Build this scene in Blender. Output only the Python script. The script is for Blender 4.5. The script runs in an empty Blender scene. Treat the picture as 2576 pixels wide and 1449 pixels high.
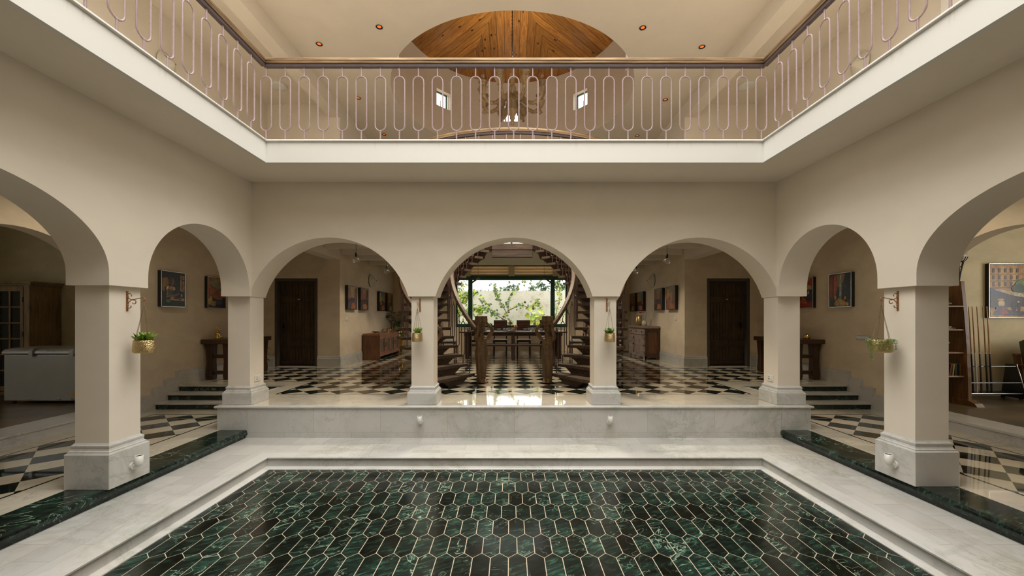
import bpy, math, random
from mathutils import Vector, Matrix
random.seed(7)
PI = math.pi
S = bpy.context.scene
COL = S.collection
# ------------------------------------------------------------------ camera, world, exposure
F_PX = 1010.0
cam = bpy.data.objects.new('camera', bpy.data.cameras.new('camera'))
COL.objects.link(cam)
cam.location = (-0.055, 0.0, 1.23)
cam.rotation_euler = (PI/2, 0, 0)
cam.data.sensor_width = 36.0
cam.data.lens = F_PX/2576*36.0
cam.data.shift_x = 5/2576
cam.data.shift_y = 72.5/2576
cam.data.clip_start = 0.02
S.camera = cam
S.view_settings.view_transform = 'Standard'
S.view_settings.look = 'None'
S.view_settings.gamma = 1
S.view_settings.use_curve_mapping = False
S.view_settings.exposure = 0.55
w = bpy.data.worlds.new('overcast_sky'); S.world = w; w.use_nodes = True
bg = w.node_tree.nodes['Background']
bg.inputs[0].default_value = (1.0, 0.985, 0.955, 1); bg.inputs[1].default_value = 2.0

def area_light(name, loc, rot, sx, sy, watts, col):
    l = bpy.data.lights.new(name, 'AREA'); l.shape = 'RECTANGLE'; l.size = sx; l.size_y = sy; l.energy = watts; l.color = col
    o = bpy.data.objects.new(name, l); COL.objects.link(o); o.location = loc; o.rotation_euler = rot; return o
# glazed court skylight: daylight falling through the roof opening
area_light('court_skylight', (0, 2.5, 8.6), (0, 0, 0), 6.2, 5.4, 430, (1.0, .985, .955))
area_light('right_room_fill_light', (11.0, 4.2, 1.6), (0, PI/2, 0), 1.8, 3.6, 30, (1.0, .95, .80))  # added lamp outside an unseen opening, brightens the right room
area_light('left_room_fill_light', (-11.0, 3.9, 1.6), (0, -PI/2, 0), 1.6, 1.4, 4, (1.0, .95, .82))  # weak added lamp outside an unseen opening of the left room
def spot_light(name, loc, watts, ang=155, col=(1.0, .88, .70), rot=(0, 0, 0), r=.05):
    l = bpy.data.lights.new(name, 'SPOT'); l.energy = watts; l.color = col; l.spot_size = math.radians(ang); l.spot_blend = .6; l.shadow_soft_size = r
    o = bpy.data.objects.new(name, l); COL.objects.link(o); o.location = loc; o.rotation_euler = rot; return o
# ------------------------------------------------------------------ colour + node helpers
def C(r, g, b):
    f = lambda c: (c/255/12.92) if c/255 <= .04045 else ((c/255+.055)/1.055)**2.4
    return (f(r), f(g), f(b), 1)
class X:
    nt = None
    def __init__(s, v): s.v = v
    @staticmethod
    def op(o, *a, clamp=False):
        n = X.nt.nodes.new('ShaderNodeMath'); n.operation = o; n.use_clamp = clamp
        for i, q in enumerate(a):
            if isinstance(q, X): X.nt.links.new(q.v, n.inputs[i])
            else: n.inputs[i].default_value = q
        return X(n.outputs[0])
    def __add__(s, o): return X.op('ADD', s, o)
    __radd__ = __add__
    def __sub__(s, o): return X.op('SUBTRACT', s, o)
    def __rsub__(s, o): return X.op('SUBTRACT', o, s)
    def __mul__(s, o): return X.op('MULTIPLY', s, o)
    __rmul__ = __mul__
    def __truediv__(s, o): return X.op('DIVIDE', s, o)
    def __gt__(s, o): return X.op('GREATER_THAN', s, o)
    def __lt__(s, o): return X.op('LESS_THAN', s, o)
def floor_(a): return X.op('FLOOR', a)
def abs_(a): return X.op('ABSOLUTE', a)
def mod_(a, b): return X.op('FLOORED_MODULO', a, b)
def max_(a, b): return X.op('MAXIMUM', a, b)
def min_(a, b): return X.op('MINIMUM', a, b)
def node(t, **k):
    n = X.nt.nodes.new(t)
    for a, b in k.items(): setattr(n, a, b)
    return n
def link(a, b): X.nt.links.new(a.v if isinstance(a, X) else a, b)
def pos():
    g = node('ShaderNodeNewGeometry'); s = node('ShaderNodeSeparateXYZ'); link(g.outputs['Position'], s.inputs[0])
    return X(s.outputs[0]), X(s.outputs[1]), X(s.outputs[2])
def vec(x, y, z):
    c = node('ShaderNodeCombineXYZ')
    for i, q in enumerate((x, y, z)):
        if isinstance(q, X): link(q, c.inputs[i])
        else: c.inputs[i].default_value = q
    return c.outputs[0]
def noise(v, scale, detail=4, rough=.55, dist=0):
    n = node('ShaderNodeTexNoise'); 
    if v is not None: link(v, n.inputs['Vector'])
    n.inputs['Scale'].default_value = scale; n.inputs['Detail'].default_value = detail
    n.inputs['Roughness'].default_value = rough; n.inputs['Distortion'].default_value = dist
    return X(n.outputs[0])
def ramp(f, stops):
    r = node('ShaderNodeValToRGB'); link(f, r.inputs[0])
    e = r.color_ramp.elements
    while len(e) < len(stops): e.new(0.5)
    for k, (p, c) in zip(e, stops):
        k.position = p; k.color = c if hasattr(c, '__len__') else (c, c, c, 1)
    return r.outputs[0]
def mix(f, a, b, t='MIX'):
    m = node('ShaderNodeMix', data_type='RGBA', blend_type=t)
    if isinstance(f, X): link(f, m.inputs[0])
    else: m.inputs[0].default_value = f
    for i, q in ((6, a), (7, b)):
        if isinstance(q, tuple): m.inputs[i].default_value = q
        else: link(q, m.inputs[i])
    return m.outputs[2]
def bump(h, strength=.2, dist=.01):
    b = node('ShaderNodeBump'); link(h, b.inputs['Height'])
    b.inputs['Strength'].default_value = strength; b.inputs['Distance'].default_value = dist
    return b.outputs[0]
def new_mat(name, col=None, rough=.5, metal=0, normal=None, **k):
    m = bpy.data.materials.new(name); m.use_nodes = True
    X.nt = m.node_tree
    return m, m.node_tree.nodes['Principled BSDF']
def setp(p, col=None, rough=.5, metal=0, normal=None, **k):
    if col is not None:
        if isinstance(col, tuple): p.inputs['Base Color'].default_value = col
        else: link(col, p.inputs['Base Color'])
    if isinstance(rough, X): link(rough, p.inputs['Roughness'])
    elif not isinstance(rough, (int, float)): link(rough, p.inputs['Roughness'])
    else: p.inputs['Roughness'].default_value = rough
    p.inputs['Metallic'].default_value = metal
    if normal is not None: link(normal, p.inputs['Normal'])
    for a, b in k.items():
        p.inputs[a.replace('_', ' ')].default_value = b
M = {}
def simple(name, col, rough=.5, metal=0, var=.08, scale=12, bmp=0, **k):
    m, p = new_mat(name)
    n = noise(node('ShaderNodeTexCoord').outputs['Object'], scale, 4)
    d = tuple(c*(1-var*2) for c in col[:3])+(1,); l = tuple(min(1, c*(1+var*2)) for c in col[:3])+(1,)
    setp(p, ramp(n, [(.3, d), (.7, l)]), rough, metal, bump(n, bmp, .01) if bmp else None, **k)
    M[name] = m; return m
def plaster(name, col, mott=.05):
    m, p = new_mat(name)
    x, y, z = pos()
    n = noise(vec(x, y, z*1.6), 1.6, 5, .6, .4)
    n2 = noise(vec(x, y, z), 45, 3)
    a = tuple(c*(1-mott) for c in col[:3])+(1,); b = tuple(min(1, c*(1+mott)) for c in col[:3])+(1,)
    setp(p, ramp(n, [(.35, a), (.65, b)]), .72, 0, bump(n2, .08, .004))
    M[name] = m
plaster('plaster', (.72, .64, .525, 1), .025)
plaster('plaster_troweled', (.66, .545, .39, 1), .09)
plaster('plaster_tan', (.78, .62, .42, 1), .04)
plaster('plaster_white', (.80, .76, .68, 1), .02)
plaster('plaster_room', (.62, .53, .34, 1), .10)

def marble_col(x, y, z, base=(.525, .51, .475, 1)):
    v = vec(x, y, z)
    n = noise(vec(x*.8, y*1.5, z*1.2), 1.5, 6, .55, 1.1)
    n2 = noise(vec(x*1.3+7, y*.6, z), 3.2, 5, .6, 1.5)
    big = noise(vec(x+3, y, z), 1.1, 3)
    vein = X.op('SUBTRACT', 1, abs_(n-.5)*11, clamp=True)
    vein2 = X.op('SUBTRACT', 1, abs_(n2-.5)*40, clamp=True)
    m1 = X.op('MULTIPLY_ADD', big, 5.0, -2.0, clamp=True)
    tint = ramp(noise(v, .9, 3), [(.3, base), (.5, (base[0]*1.05, base[1]*1.05, base[2]*1.05, 1)), (.72, (base[0]*1.02, base[1]*.96, base[2]*.90, 1))])
    c = mix(vein*m1*.5, tint, (.36, .36, .29, 1))
    return mix(vein2*m1*.5, c, (.27, .29, .24, 1))
def tilevar(c, a, b, sa, sb, off, amt=.10, joint=.0035, jc=(.30, .26, .20, 1), gate=None):
    row = floor_(b/sb)
    aa = a + row*off
    wn = node('ShaderNodeTexWhiteNoise', noise_dimensions='3D')
    link(vec(floor_(aa/sa), row, 0), wn.inputs[0])
    r = X(wn.outputs[0])
    c = mix(1.0, c, ramp(r, [(0, 1-amt), (1, 1.0)]), 'MULTIPLY')
    j = max_(mod_(aa, sa) < joint, mod_(b, sb) < joint)
    if gate is not None: j = j*gate
    return mix(j*.75, c, jc)
# white marble: ledge, risers, plinths
m, p = new_mat('marble'); x, y, z = pos()
g = node('ShaderNodeNewGeometry'); sn = node('ShaderNodeSeparateXYZ'); link(g.outputs['Normal'], sn.inputs[0])
setp(p, marble_col(x, y, z), .28); M['marble'] = m
m, p = new_mat('marble_ledge'); x, y, z = pos()
side = abs_(x) > 2.95
a = x*(1-side)+y*side; b = (5.53-y)*(1-side)+(3.70-abs_(x))*side
setp(p, tilevar(marble_col(x, y, z), a, b, .42, .255, .21, .17), .22); M['marble_ledge'] = m
m, p = new_mat('marble_riser'); x, y, z = pos()
low = z < -.365
c = tilevar(marble_col(x, y, z), x+low*.4, z*0+.5, .92, 3, 0, .10, .004, (.3, .26, .19, 1))
j = abs_(z+.366) < .0015
setp(p, mix(j*.5, c, (.3, .26, .19, 1)), .25); M['marble_riser'] = m
m, p = new_mat('marble_fascia'); x, y, z = pos()
st = noise(vec(x*9, y*9, z*.6), 2.0, 3)
stz = X.op('SUBTRACT', 1, abs_(z-3.34)*12, clamp=True)
setp(p, mix((st > .62)*stz*.18, (.64, .62, .57, 1), (.45, .30, .13, 1)), .45); M['marble_fascia'] = m
# green marble
def green_col(x, y, z, k=1.0, rnd=None):
    off = rnd*37 if rnd is not None else 0.0
    v = vec(x*.6+off, y*1.0+x*.5, z)
    streak = noise(vec(x*2.6+off, (y-.45*x)*10+off, z*7), 2.8, 9, .72, .8)
    cloud = noise(v, 3.0, 5, .6, .8)
    n = noise(vec(x*2.2+off, y*3.2-x, z*3), 2.0, 4, .55, .9)
    vein = X.op('SUBTRACT', 1, abs_(n-.5)*70, clamp=True)
    base = ramp(streak, [(.40, (.0045, .006, .0055, 1)), (.52, (.012, .032, .022, 1)), (.60, (.03, .090, .058, 1)), (.70, (.13, .24, .16, 1))])
    base = mix(X.op('MULTIPLY', cloud > .0, ramp(cloud, [(.40, 0.0), (.62, 1.0)]) if False else cloud), base, base)
    dark = ramp(cloud, [(.38, .28), (.62, 1.15)])
    base = mix(1.0, base, dark, 'MULTIPLY')
    base = mix(.35, base, (.004, .006, .006, 1))
    msk = ramp(noise(vec(x+off, y, z+3), 2.3, 2), [(.47, 0.0), (.6, 1.0)])
    mm = node('ShaderNodeMath', operation='MULTIPLY'); link(vein, mm.inputs[0]); link(msk, mm.inputs[1])
    return mix(X(mm.outputs[0])*.75, base, (.30, .42, .30, 1))
m, p = new_mat('green_marble'); x, y, z = pos()
setp(p, green_col(x, y, z), .12); M['green_marble'] = m
m, p = new_mat('green_hex'); x, y, z = pos()
at = node('ShaderNodeAttribute', attribute_name='tile_rand'); r = X(at.outputs['Fac'])
c = green_col(x, y, z, 1, r)
c = mix(1.0, c, ramp(r, [(0, .35), (.4, .85), (1, 1.6)]), 'MULTIPLY')
setp(p, c, .16); M['green_hex'] = m
simple('grout', (.56, .45, .32, 1), .7)
# checker floors
def checker(x, y, x0, y0, d=.431):
    u = (x-x0)/d; v = (y-y0)/d
    return mod_(floor_(u+v+.5)+floor_(u-v+.5), 2)
def rect(x, y, a0, a1, b0, b1): return (x > a0)*(x < a1)*(y > b0)*(y < b1)
def checker_mat(name, regs, x0, y0, sym):
    m, p = new_mat(name); x, y, z = pos(); ax = abs_(x)
    def reg(e):
        r = None
        for (a0, a1, b0, b1) in regs:
            q = rect(ax, y, a0+(e if a0 > 0 else 0), a1-e, b0+e, b1-e)
            r = q if r is None else max_(r, q)
        return r
    out = reg(0.0); inn = reg(.028)
    ch = checker(ax if sym else x, y, x0, y0)
    wht = marble_col(x, y, z, (.56, .49, .37, 1))
    u = (x if not sym else ax)-x0; v = y-y0
    blk = green_col(x, y, z)
    blk = mix(.6, blk, (.008, .010, .009, 1))
    white_in = mix(1-ch, wht, blk)           # ch==0 -> black
    outer = tilevar(marble_col(x, y, z, (.60, .54, .43, 1)), x*.9+y*.5, y*1.0, 1.3, .52, .4, .10, .002)
    c = mix(out, outer, (.008, .010, .009, 1))
    c = mix(inn, c, white_in)
    setp(p, c, .035); p.inputs['IOR'].default_value = 1.75
    M[name] = m
checker_mat('floor_hall', [(0, 3.79, 6.37, 9.8), (-1, 5.72, 7.62, 9.68), (-1, 3.92, 9.5, 14.3)], -1.085, 6.6, False)
checker_mat('floor_gallery', [(4.415, 5.755, -3, 6.42)], 5.125, 6.17, True)
# slate
m, p = new_mat('slate'); x, y, z = pos()
c = ramp(noise(vec(x, y, z), 1.3, 5, .6, .5), [(.3, (.085, .066, .034, 1)), (.5, (.16, .12, .066, 1)), (.7, (.20, .125, .06, 1))])
setp(p, tilevar(c, x+y*.6, y-x*.3, .6, .4, .3, .5, .008, (.30, .25, .17, 1)), .3); M['slate'] = m
# woods
def wood(name, base, dark, rough=.45, scale=1.0, axis=2, knots=False):
    m, p = new_mat(name)
    tc = node('ShaderNodeTexCoord'); s = node('ShaderNodeSeparateXYZ'); link(tc.outputs['Object'], s.inputs[0])
    o = [X(s.outputs[i]) for i in range(3)]
    k = [22*scale]*3; k[axis] = 1.8*scale
    v = vec(o[0]*k[0], o[1]*k[1], o[2]*k[2])
    n = noise(v, 1.2, 6, .62, .8)
    n2 = noise(vec(*[q*3 for q in o]), 1.0, 3)
    c = ramp(n, [(.32, dark), (.62, base)])
    c = mix(1.0, c, ramp(n2, [(.3, .72), (.7, 1.12)]), 'MULTIPLY')
    setp(p, c, rough, 0, bump(n, .18, .003)); M[name] = m
wood('wood_dark', (.075, .034, .014, 1), (.028, .012, .005, 1), .38)
wood('wood_dark_x', (.085, .040, .017, 1), (.03, .013, .006, 1), .30, 1, 0)
wood('wood_dark_y', (.075, .034, .014, 1), (.028, .012, .005, 1), .38, 1, 1)
wood('wood_door', (.085, .050, .020, 1), (.030, .017, .007, 1), .5)
wood('wood_stair', (.115, .070, .040, 1), (.040, .024, .013, 1), .6, 1, 0)
wood('wood_rail', (.17, .10, .05, 1), (.08, .045, .022, 1), .55)
wood('wood_statue', (.20, .115, .045, 1), (.060, .030, .011, 1), .5)
wood('wood_chandelier', (.46, .31, .16, 1), (.22, .14, .065, 1), .5)
wood('wood_oak', (.30, .20, .085, 1), (.17, .105, .042, 1), .5)
wood('wood_red', (.30, .125, .062, 1), (.13, .05, .025, 1), .4, 1, 1)
wood('wood_cabinet', (.15, .060, .022, 1), (.07, .026, .010, 1), .35)
wood('wood_grey', (.33, .235, .175, 1), (.13, .085, .06, 1), .6, 1, 1)
wood('wood_live', (.19, .085, .025, 1), (.07, .028, .008, 1), .4)
wood('wood_pale', (.42, .28, .19, 1), (.26, .16, .10, 1), .5, 1, 0)
wood('wood_cue', (.50, .27, .08, 1), (.36, .18, .05, 1), .25)
# pine plank ceiling in the drum
m, p = new_mat('pine_planks'); x, y, z = pos()
ax = abs_(x); dg = ax > (y-8.52)*.4142
al = y*(1-dg)+((ax+y)*.7071)*dg; ac = ax*(1-dg)+((y-ax)*.7071-6.025)*dg
pid = floor_(ac/.195); fr = mod_(ac, .195)
sgn = (x > 0)*53
wn = node('ShaderNodeTexWhiteNoise', noise_dimensions='3D'); link(vec(pid, dg*7+sgn, 0), wn.inputs[0]); r = X(wn.outputs[0])
gr = noise(vec(ac*26+r*9, al*1.8+r*31, sgn), 1.0, 5, .6, 1.2)
c = ramp(gr, [(.30, (.26, .090, .014, 1)), (.62, (.56, .245, .045, 1))])
c = mix(1.0, c, ramp(r, [(0, .70), (1, 1.15)]), 'MULTIPLY')
vo = node('ShaderNodeTexVoronoi'); vo.inputs['Scale'].default_value = 1.0; link(vec(ac*5.2+r*3, al*2.1+r*11, sgn), vo.inputs['Vector'])
kd = X(vo.outputs['Distance']) + noise(vec(ac*30, al*18, sgn), 1.0, 2)*.10
c = mix(kd < .155, c, (.035, .010, .004, 1))
c = mix((fr < .011)*.85, c, (.03, .010, .004, 1))
setp(p, c, .42); M['pine_planks'] = m
# paints, metals
simple('iron_mauve', (.27, .19, .185, 1), .42, 0, .05, 30)
simple('bar_brown', (.045, .026, .024, 1), .7)
simple('iron_brown', (.10, .052, .040, 1), .42)
simple('copper_iron', (.33, .17, .075, 1), .45, .5)
m, p = new_mat('brass_aged'); x, y, z = pos()
n = noise(vec(x*.8, y*.8, z*9), 2.4, 4, .6)
setp(p, ramp(n, [(.35, (.16, .10, .055, 1)), (.55, (.30, .20, .11, 1)), (.72, (.40, .29, .17, 1))]), .42, .6); M['brass_aged'] = m
m, p = new_mat('gold_hammered')
vo = node('ShaderNodeTexVoronoi'); vo.inputs['Scale'].default_value = 150; link(node('ShaderNodeTexCoord').outputs['Object'], vo.inputs['Vector'])
setp(p, (.55, .41, .20, 1), .30, 1.0, bump(X(vo.outputs['Distance']), .9, .004)); M['gold_hammered'] = m
simple('gold', (.66, .43, .14, 1), .22, 1.0, .04)
simple('gold_brushed', (.62, .47, .22, 1), .35, 1.0, .05)
simple('silver', (.62, .62, .60, 1), .25, 1.0, .03)
simple('black', (.008, .008, .009, 1), .35, 0, .1)
simple('black_metal', (.012, .010, .009, 1), .4, .3)
simple('white_plastic', (.70, .68, .62, 1), .35, 0, .02)
simple('freezer_white', (.33, .325, .29, 1), .3, 0, .03, 3)
simple('door_frame', (.075, .062, .050, 1), .5)
simple('green_paint', (.012, .085, .045, 1), .35, 0, .05)
simple('seat_grey', (.30, .29, .29, 1), .5)
simple('green_leather', (.050, .062, .022, 1), .38, 0, .12, 20)
simple('ceramic', (.48, .45, .38, 1), .3, 0, .03)
simple('crockery', (.38, .37, .34, 1), .25, 0, .03)
simple('shell', (.60, .55, .44, 1), .55, 0, .03)
simple('fabric_cloth', (.5, .47, .42, 1), .8)
simple('red_petal', (.45, .012, .014, 1), .5)
simple('soil', (.03, .02, .012, 1), .9)
simple('leaf_bright', (.30, .46, .06, 1), .4, 0, .25, 25)
simple('leaf_green', (.075, .20, .025, 1), .35, 0, .25, 20)
simple('leaf_dark', (.014, .045, .010, 1), .35, 0, .3, 10)
simple('leaf_lime', (.42, .50, .06, 1), .45, 0, .25, 4)
simple('leaf_greygreen', (.16, .25, .13, 1), .5, 0, .3, 5)
simple('leaf_string', (.14, .26, .05, 1), .4, 0, .3, 40)
simple('bark', (.22, .15, .09, 1), .8, 0, .2, 20)
simple('grass', (.10, .16, .04, 1), .9, 0, .3, 2)
simple('paint_socket', (.03, .03, .03, 1), .5)
simple('label_yellow', (.45, .28, .06, 1), .5)
simple('amber_glass', (.75, .34, .12, 1), .12, .55, .1)
m, p = new_mat('clear_glass')
tr = node('ShaderNodeBsdfTransparent'); gl = node('ShaderNodeBsdfGlossy'); gl.inputs['Roughness'].default_value = .05
lw = node('ShaderNodeLayerWeight'); lw.inputs['Blend'].default_value = .25
ms = node('ShaderNodeMixShader'); link(X(lw.outputs['Facing'])*.75+.06, ms.inputs[0])
link(tr.outputs[0], ms.inputs[1]); link(gl.outputs[0], ms.inputs[2]); link(ms.outputs[0], m.node_tree.nodes['Material Output'].inputs[0]); M['clear_glass'] = m
m, p = new_mat('pane_glass'); setp(p, (.03, .035, .035, 1), .04); p.inputs['IOR'].default_value = 1.5; M['pane_glass'] = m
m, p = new_mat('window_glass')
tr = node('ShaderNodeBsdfTransparent'); gl = node('ShaderNodeBsdfGlossy'); gl.inputs['Roughness'].default_value = .02
ms = node('ShaderNodeMixShader'); ms.inputs[0].default_value = .06
link(tr.outputs[0], ms.inputs[1]); link(gl.outputs[0], ms.inputs[2]); link(ms.outputs[0], m.node_tree.nodes['Material Output'].inputs[0]); M['window_glass'] = m
def emit(name, col, st):
    m, p = new_mat(name); setp(p, col, .5)
    p.inputs['Emission Color'].default_value = col; p.inputs['Emission Strength'].default_value = st; M[name] = m
emit('lamp_orange', (1.0, .20, .03, 1), .38)
# white painted brick outside
m, p = new_mat('white_brick'); x, y, z = pos()
n = noise(vec(x, y, z), 2.5, 6, .7)
bz = mod_(z, .075); bx = mod_(x+floor_(z/.075)*.115, .23)
j = max_(bz < .010, bx < .010)
c = ramp(n, [(.32, (.52, .46, .38, 1)), (.48, (.74, .71, .64, 1)), (.7, (.80, .78, .73, 1))])
setp(p, mix(j*.3, c, (.40, .36, .29, 1)), .8, 0, bump(1-j, .5, .01)); M['white_brick'] = m
PAINT = {}
def paint(c):
    if c not in PAINT:
        m, p = new_mat('paint_%02x%02x%02x' % c)
        l = tuple(q*.8 for q in C(*c)[:3])+(1,)
        n = noise(node('ShaderNodeTexCoord').outputs['Object'], 38, 5, .7, 1.5)
        n2 = noise(node('ShaderNodeTexCoord').outputs['Object'], 9, 3, .6, 1.0)
        col = ramp(n, [(.30, tuple(q*.45 for q in l[:3])+(1,)), (.52, l), (.72, tuple(min(1, q*1.5+.01) for q in l[:3])+(1,))])
        setp(p, mix(1.0, col, ramp(n2, [(.35, .65), (.6, 1.15)]), 'MULTIPLY'), .35); PAINT[c] = m
    return PAINT[c]

# ------------------------------------------------------------------ mesh builder
class MB:
    def __init__(s): s.v = []; s.f = []; s.m = []; s.s = []; s.mats = []
    def mi(s, mat):
        mat = M[mat] if isinstance(mat, str) else mat
        if mat is None: return 0
        if mat not in s.mats: s.mats.append(mat)
        return s.mats.index(mat)
    def poly(s, pts, mat=None, smooth=False):
        n = len(s.v); s.v += [tuple(q) for q in pts]
        s.f.append(tuple(range(n, n+len(pts)))); s.m.append(s.mi(mat)); s.s.append(smooth)
    def grid(s, rows, cu=False, cv=False, mat=None, smooth=True):
        n = len(s.v); R = len(rows); K = len(rows[0]); mi = s.mi(mat)
        for r in rows: s.v += [tuple(q) for q in r]
        for i in range(R if cu else R-1):
            for j in range(K if cv else K-1):
                i2 = (i+1) % R; j2 = (j+1) % K
                s.f.append((n+i*K+j, n+i*K+j2, n+i2*K+j2, n+i2*K+j)); s.m.append(mi); s.s.append(smooth)
        return n
    def loft(s, rings, mat=None, smooth=True, cap=True):
        s.grid(rings, False, True, mat, smooth)
        if cap:
            s.poly(list(reversed(rings[0])), mat); s.poly(rings[-1], mat)
    def box(s, x0, x1, y0, y1, z0, z1, mat=None):
        P = [(x0, y0, z0), (x1, y0, z0), (x1, y1, z0), (x0, y1, z0), (x0, y0, z1), (x1, y0, z1), (x1, y1, z1), (x0, y1, z1)]
        n = len(s.v); s.v += P; mi = s.mi(mat)
        for q in ((0, 3, 2, 1), (4, 5, 6, 7), (0, 1, 5, 4), (1, 2, 6, 5), (2, 3, 7, 6), (3, 0, 4, 7)):
            s.f.append(tuple(n+i for i in q)); s.m.append(mi); s.s.append(False)
    def cbox(s, c, d, mat=None): s.box(c[0]-d[0]/2, c[0]+d[0]/2, c[1]-d[1]/2, c[1]+d[1]/2, c[2]-d[2]/2, c[2]+d[2]/2, mat)
    def prism(s, pts, a, b, ax='z', mat=None):
        def P(u, v, t): return {'z': (u, v, t), 'y': (u, t, v), 'x': (t, u, v)}[ax]
        A = [P(u, v, a) for u, v in pts]; B = [P(u, v, b) for u, v in pts]
        s.poly(list(reversed(A)), mat); s.poly(B, mat)
        for i in range(len(pts)):
            j = (i+1) % len(pts); s.poly([A[i], A[j], B[j], B[i]], mat)
    def lathe(s, prof, c=(0, 0, 0), n=24, mat=None, sx=1, sy=1, cap=True, smooth=True):
        rings = [[(c[0]+r*sx*math.cos(2*PI*k/n), c[1]+r*sy*math.sin(2*PI*k/n), c[2]+z) for k in range(n)] for r, z in prof]
        s.loft(rings, mat, smooth, cap)
    def tube(s, path, r, n=8, mat=None, closed=False, caps=True, flat=None):
        P = [Vector(q) for q in path]; K = len(P)
        rs = r if hasattr(r, '__len__') else [r]*K
        T = []
        for i in range(K):
            if closed: t = P[(i+1) % K]-P[i-1]
            else: t = P[min(i+1, K-1)]-P[max(i-1, 0)]
            T.append(t.normalized())
        up = Vector((0, 0, 1)) if abs(T[0].z) < .9 else Vector((0, 1, 0))
        N = (up-T[0]*up.dot(T[0])).normalized(); rings = []
        for i in range(K):
            N = (N-T[i]*N.dot(T[i]))
            N = N.normalized() if N.length > 1e-6 else Vector((1, 0, 0))
            B = T[i].cross(N)
            a, b = (1, 1) if flat is None else flat
            rings.append([tuple(P[i]+(N*math.cos(2*PI*k/n)*a+B*math.sin(2*PI*k/n)*b)*rs[i]) for k in range(n)])
        s.grid(rings, closed, True, mat, True)
        if not closed and caps:
            s.poly(list(reversed(rings[0])), mat); s.poly(rings[-1], mat)
    def ball(s, c, r, n=12, mat=None, sc=(1, 1, 1)):
        rings = []
        for i in range(1, n//2+2-1):
            t = PI*i/(n//2+0)
            if i >= n//2: break
            rings.append([(c[0]+r*sc[0]*math.sin(t)*math.cos(2*PI*k/n), c[1]+r*sc[1]*math.sin(t)*math.sin(2*PI*k/n), c[2]-r*sc[2]*math.cos(t)) for k in range(n)])
        s.loft(rings, mat)
    def sweep(s, path, sec, mat=None, closed=False, up=(0, 0, 1)):
        """sec: list of (side, up) offsets swept along path, mitred, up fixed"""
        P = [Vector(q) for q in path]; K = len(P); U = Vector(up); rings = []
        for i in range(K):
            a = P[i]-P[i-1] if (i > 0 or closed) else P[1]-P[0]
            b = P[(i+1) % K]-P[i] if (i < K-1 or closed) else P[i]-P[i-1]
            a = Vector((a.x, a.y, 0)).normalized(); b = Vector((b.x, b.y, 0)).normalized()
            t = (a+b).normalized(); sd = Vector((t.y, -t.x, 0)); f = 1/max(.3, sd.dot(Vector((a.y, -a.x, 0))))
            rings.append([tuple(P[i]+sd*q*f+U*h) for q, h in sec])
        s.grid(rings, closed, True, mat, False)
        if not closed:
            s.poly(list(reversed(rings[0])), mat); s.poly(rings[-1], mat)
    def leaf(s, base, d, nrm, L, W, mat=None, bend=.25, n=4):
        d = Vector(d).normalized(); nn = Vector(nrm); sd = d.cross(nn)
        sd = sd.normalized() if sd.length > 1e-5 else Vector((1, 0, 0)); nn = sd.cross(d).normalized(); B = Vector(base)
        rows = []
        for i in range(n+1):
            t = i/n; wd = W*.5*max(.03, math.sin(PI*(t*.92+.07)))**.75
            c = B+d*L*t - nn*bend*L*t*t
            rows.append([tuple(c-sd*wd+nn*wd*.18), tuple(c-nn*wd*.05), tuple(c+sd*wd+nn*wd*.18)])
        s.grid(rows, mat=mat, smooth=True)
    def mirror(s):
        s.v = [(-a, b, c) for a, b, c in s.v]; s.f = [tuple(reversed(q)) for q in s.f]; return s
    def mesh(s, name, mat=None):
        me = bpy.data.meshes.new(name); me.from_pydata(s.v, [], s.f)
        if s.mats:
            for q in s.mats: me.materials.append(q)
            me.polygons.foreach_set('material_index', s.m)
        elif mat is not None: me.materials.append(M[mat] if isinstance(mat, str) else mat)
        me.polygons.foreach_set('use_smooth', s.s); me.update(); return me
def obj(name, mb, mat=None, parent=None, bev=0, fix=True):
    if isinstance(mb, MB):
        me = mb.mesh(name, mat)
        if fix:
            import bmesh
            b = bmesh.new(); b.from_mesh(me)
            bmesh.ops.recalc_face_normals(b, faces=b.faces); b.to_mesh(me); b.free()
    else: me = mb
    o = bpy.data.objects.new(name, me); COL.objects.link(o)
    if parent is not None: o.parent = parent
    if bev:
        q = o.modifiers.new('bevel', 'BEVEL'); q.width = bev; q.segments = 2; q.limit_method = 'ANGLE'; q.angle_limit = .7
        q.harden_normals = False
    return o
def struct(name, mb, mat=None, bev=0):
    o = obj(name, mb, mat, None, bev); o['kind'] = 'structure'; return o
def tag(o, label, cat, group=None, kind=None):
    o['label'] = label; o['category'] = cat
    if group: o['group'] = group
    if kind: o['kind'] = kind
    return o
def thing(name, label, cat, loc=(0, 0, 0), rz=0, group=None):
    o = bpy.data.objects.new(name, None); COL.objects.link(o); o.empty_display_size = .1
    o.location = loc; o.rotation_euler = (0, 0, rz); return tag(o, label, cat, group)
KIDS = {}
def dup(root, loc, rz=0, label=None, sx=1):
    def cp(o, par):
        c = o.copy(); COL.objects.link(c); c.parent = par
        for k in [q for q in bpy.data.objects if q.parent == o and q != c]: cp(k, c)
        return c
    r = cp(root, None); r.location = loc; r.rotation_euler = (0, 0, rz)
    if label: r['label'] = label
    if sx != 1: r.scale = (sx, 1, 1)
    return r

# ------------------------------------------------------------------ levels
ZL, ZG, ZR, ZP = -.437, -.33, -.18, -.57      # ledge, gallery, side rooms, pit
Z1u, Z1, Z2 = 3.11, 3.375, 6.48               # slab underside, upper floor, upper ceiling
ZF = 1.515                                    # arch foot
YC = 9.7                                      # stairwell / drum centre
XW = 6.05                                     # outer corridor wall face

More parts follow.
